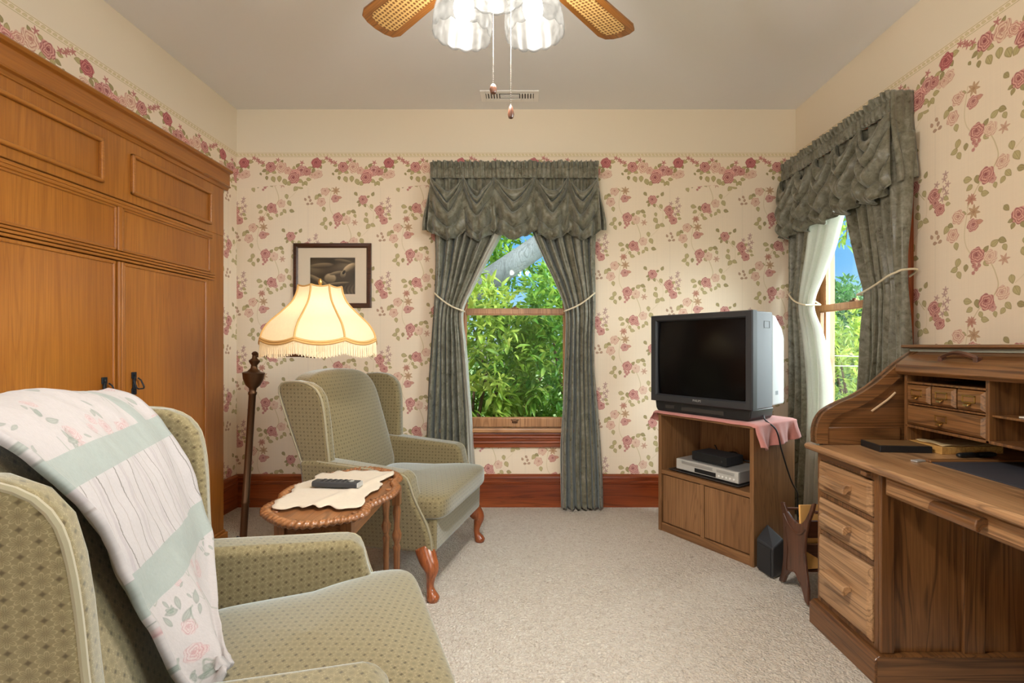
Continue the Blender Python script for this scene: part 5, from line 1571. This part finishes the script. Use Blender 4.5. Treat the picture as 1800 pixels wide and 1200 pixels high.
def on_desk():
    zt = .758
    r = empty('disc_case', (1.475, 1.955, zt), -.10, 'flat black case lying on the desk top at the foot of the curved side', 'case')
    box('case', M['black'], -.095, .095, -.068, .062, 0, .026, r, .003)
    box('cover_sheet', plain('worn_brown_cover', rgb(112,84,52), .4), -.088, .090, -.060, .056, .0255, .0268, r, 0)
    r = empty('wooden_box', (1.70, 1.94, zt), .06, 'shallow pine box lying on the desk top under the pigeon holes', 'box')
    box('body', M['boxy'], -.125, .125, -.075, .080, 0, .028, r, .002)
    o = MB().grid(lambda u, v: (lerp(-.10,.11,u), lerp(-.07,.06,v), .030+.010*sstep(.6,1,u)*(1-v)*math.sin(u*7)**2+.004*math.sin(u*9+v*4)**2), 24, 14).build('papers', plain('old_paper', rgb(196,170,126), .8), None, smooth=True, ang=0, solid=.002)
    o.location = (1.69, 1.935, zt); tag(o, 'curling old papers lying on the shallow pine box on the desk', 'papers')
    r = empty('pocket_knife', (1.665, 1.815, zt), .16, 'black folding pocket tool lying on the desk beside the blotter', 'pocket tool')
    MB().supere((-.03,0,.009), (.045,.011,.009), .6, .5, 24, 12).build('handle', M['black'], r, smooth=True, ang=0)
    MB().supere((.055,.004,.008), (.042,.012,.008), .6, .5, 24, 12).build('sheath', M['black_soft'], r, smooth=True, ang=0)
    MB().box(-.012,.03,-.004,.006,.004,.012).build('hinge', M['silver'], r, bevel=.001)
    # blotter with turned wooden edge
    r = empty('desk_blotter', (1.62, 1.30, zt), 0, 'dark blotter pad with a wooden edge strip on the desk top', 'blotter')
    box('pad', M['blotter'], 1.430-1.62, 1.85-1.62, .88-1.30, 1.722-1.30, 0, .004, r, .001)
    box('edge_strip', DESK['X'], 1.425-1.62, 1.86-1.62, 1.722-1.30, 1.748-1.30, 0, .010, r, .003)
    o = box('clip', M['silver'], -.022, .022, -.012, .012, 0, .006, None, .002); o.location = (1.40, 1.745, zt); o.rotation_euler = (0,0,.3)
    tag(o, 'small silver metal clip on the desk at the blotter corner', 'clip')
    o = box('papers', M['paper'], -.10, .10, -.09, .09, 0, .004, None, .001); o.location = (1.70, 1.50, .939); o.rotation_euler = (0,0,.12)
    tag(o, 'white papers lying on the pigeon hole shelf at the right edge', 'papers')
on_desk()
# ---------------------------------------------------------------- ceiling fan with light kit
def fan():
    cx, cy, zb, RR = -.066, 1.285, 2.27, .607
    r = empty('ceiling_fan', (cx, cy, HC), 0, 'ceiling fan with cane-inset oak blades and tulip glass lights', 'ceiling fan')
    h = lambda z: z-HC
    MB().lathe([(.012,h(HC)-.075),(.055,h(HC)-.06),(.072,h(HC)-.02),(.075,0)], (0,0,0), 28).build('canopy', M['brass'], r, smooth=True)
    MB().lathe([(.012,h(2.42)),(.012,h(2.85))], (0,0,0), 14).build('downrod', M['brass'], r, smooth=True)
    MB().lathe([(.05,h(2.265)),(.10,h(2.275)),(.125,h(2.30)),(.125,h(2.37)),(.10,h(2.40)),(.05,h(2.42)),(.02,h(2.44))], (0,0,0), 32).build('motor_housing', M['brass'], r, smooth=True, ang=50)
    for k in range(4):
        a = PI/4 + math.radians(3) + k*PI/2
        Mt = R(a, 'Z') @ R(math.radians(9), 'X')
        z = h(zb)
        def outline(r0, r1, w0, w1, cut):
            return [(r0,-w0),(r1-cut*1.2,-w1),(r1-cut*.35,-w1+cut*.35),(r1,-w1+cut*1.1),(r1+.004,0),(r1,w1-cut*1.1),(r1-cut*.35,w1-cut*.35),(r1-cut*1.2,w1),(r0,w0)]
        b = MB().prism(outline(.17, RR, .055, .072, .035), -.004, .004, 'z').build('blade', BLADEW['X'], r, bevel=.002)
        b.location = (0, 0, z); b.rotation_euler = Mt.to_euler()
        MB().prism(outline(.22, RR-.032, .036, .046, .022), -.0055, .0055, 'z').build('cane_inset', M['cane'], b)
        m = MB().box(.10,.20,-.016,.016,-.012,-.004).box(.18,.22,-.04,.04,-.010,-.004)
        m.build('blade_bracket', M['brass'], b, bevel=.003)
    MB().lathe([(.0,h(2.135)),(.022,h(2.138)),(.036,h(2.155)),(.050,h(2.19)),(.052,h(2.235)),(.04,h(2.262))], (0,0,0), 28, cap=False).build('light_fitter', M['brass'], r, smooth=True)
    rad = .115; tz = 2.085
    for k, ang in enumerate((math.radians(30), math.radians(150), math.radians(270))):
        ax = Vector((math.cos(ang), math.sin(ang), 0))
        nm = empty
        base = Vector((-.008,-.012,0)) + ax*rad
        tilt = Matrix.Rotation(math.radians(4), 4, Vector((0,0,1)).cross(ax))
        Mt = T(base.x, base.y, h(2.02)) @ Matrix.Rotation(math.radians(-6), 4, Vector((0,0,1)).cross(ax))
        m = MB().tube([ax*.04+Vector((0,0,h(2.20))), ax*.085+Vector((0,0,h(2.212))), base+Vector((0,0,h(2.195))), base+Vector((0,0,h(2.175)))], .008, 10)
        m.lathe([(.022,h(2.135)),(.026,h(2.165)),(.018,h(2.18))], (base.x,base.y,0), 18)
        m.build('lamp_arm', M['brass'], r, smooth=True)
        zs = [0,.02,.05,.085,.115,.135,.15]; rs = [.0785,.0795,.077,.068,.052,.036,.027]
        def gl(u, v, Mt=Mt):
            z = lerp(-.002, .15, v); a = 2*PI*u
            sc = 1 + .035*math.cos(14*a)*(1-sstep(0,.06,z))
            rr = sinterp(zs, rs, z)*(1+.012*math.cos(14*a)*(1-sstep(.02,.12,z)))
            zz = z - .007*abs(math.sin(7*a))*(1-sstep(0,.04,z))
            return tuple(Mt @ Vector((rr*math.cos(a), rr*math.sin(a), zz)))
        g = MB().grid(gl, 112, 22, wrap=True).build('glass_shade', M['frost'], r, smooth=True, ang=0, solid=.002)
        m = MB().lathe([(0,.010),(.014,.013),(.024,.026),(.028,.045),(.025,.066),(.015,.09),(.013,.12)], (0,0,.02), 20, Mt, cap=False)
        m.build('bulb', M['bulb'], r, smooth=True, ang=0)
        p = Mt @ Vector((0,0,.045))
        lamp('fan_light', 'POINT', (p.x, p.y, p.z), FANW, (1,.97,.91), .028, r)
    for (px, py, Z, top, col, pr) in ((867,163,1.24,2.14,M['brass'],[(.0,-.013),(.007,-.010),(.0095,0),(.007,.009),(.003,.013)]), (898,203,1.26,2.14,M['brass'],[(0,-.018),(.006,-.015),(.0085,-.006),(.006,.010),(.002,.018)])):
        e = Vector(W(px, py-6, Z)) - Vector((cx, cy, HC))
        c = MB().tube([(e.x,e.y,h(2.15)),(e.x,e.y,e.z+.012)], .0008, 6)
        n = 60
        for i in range(n):
            z = lerp(e.z+.014, h(2.14), i/n); c.lathe([(.0004,-.0016),(.0015,0),(.0004,.0016)], (e.x,e.y,z), 6)
        ch = c.build('pull_chain', plain('pale_chain', rgb(56,46,34), .5, .3), r, smooth=True)
        MB().lathe(pr, (e.x,e.y,e.z), 16, cap=False).build('wooden_pull', DARKW['Z'], ch, smooth=True)
fan()
def vent():
    y0, y1 = 3.30, 3.445; x0, x1 = W(845,168,3.37)[0], W(947,168,3.37)[0]
    r = empty('air_vent', ((x0+x1)/2, (y0+y1)/2, HC), 0, 'white metal air vent in the ceiling above the back window', 'vent')
    hx, hy = (x1-x0)/2, (y1-y0)/2
    m = MB(); ix, iy = hx-.035, hy-.035
    m.box(-hx,-ix,-hy,hy,-.008,0).box(ix,hx,-hy,hy,-.008,0).box(-ix,ix,-hy,-iy,-.008,0).box(-ix,ix,iy,hy,-.008,0)
    m.build('frame', M['ventw'], r, bevel=.003)
    box('dark_gap', M['vent_dark'], -ix, ix, -iy, iy, -.001, 0, r, 0)
    for k in range(5):
        for s in (-1, 1):
            x = s*(.078 + k*.019)
            MB().box(x-.0055, x+.0055, -iy, iy, -.010, -.0035, ).build('louvre', M['ventw'], r)
    for y in (-.018, 0, .018): MB().box(-.066, .066, y-.0035, y+.0035, -.008, -.003).build('louvre', M['ventw'], r)
vent()
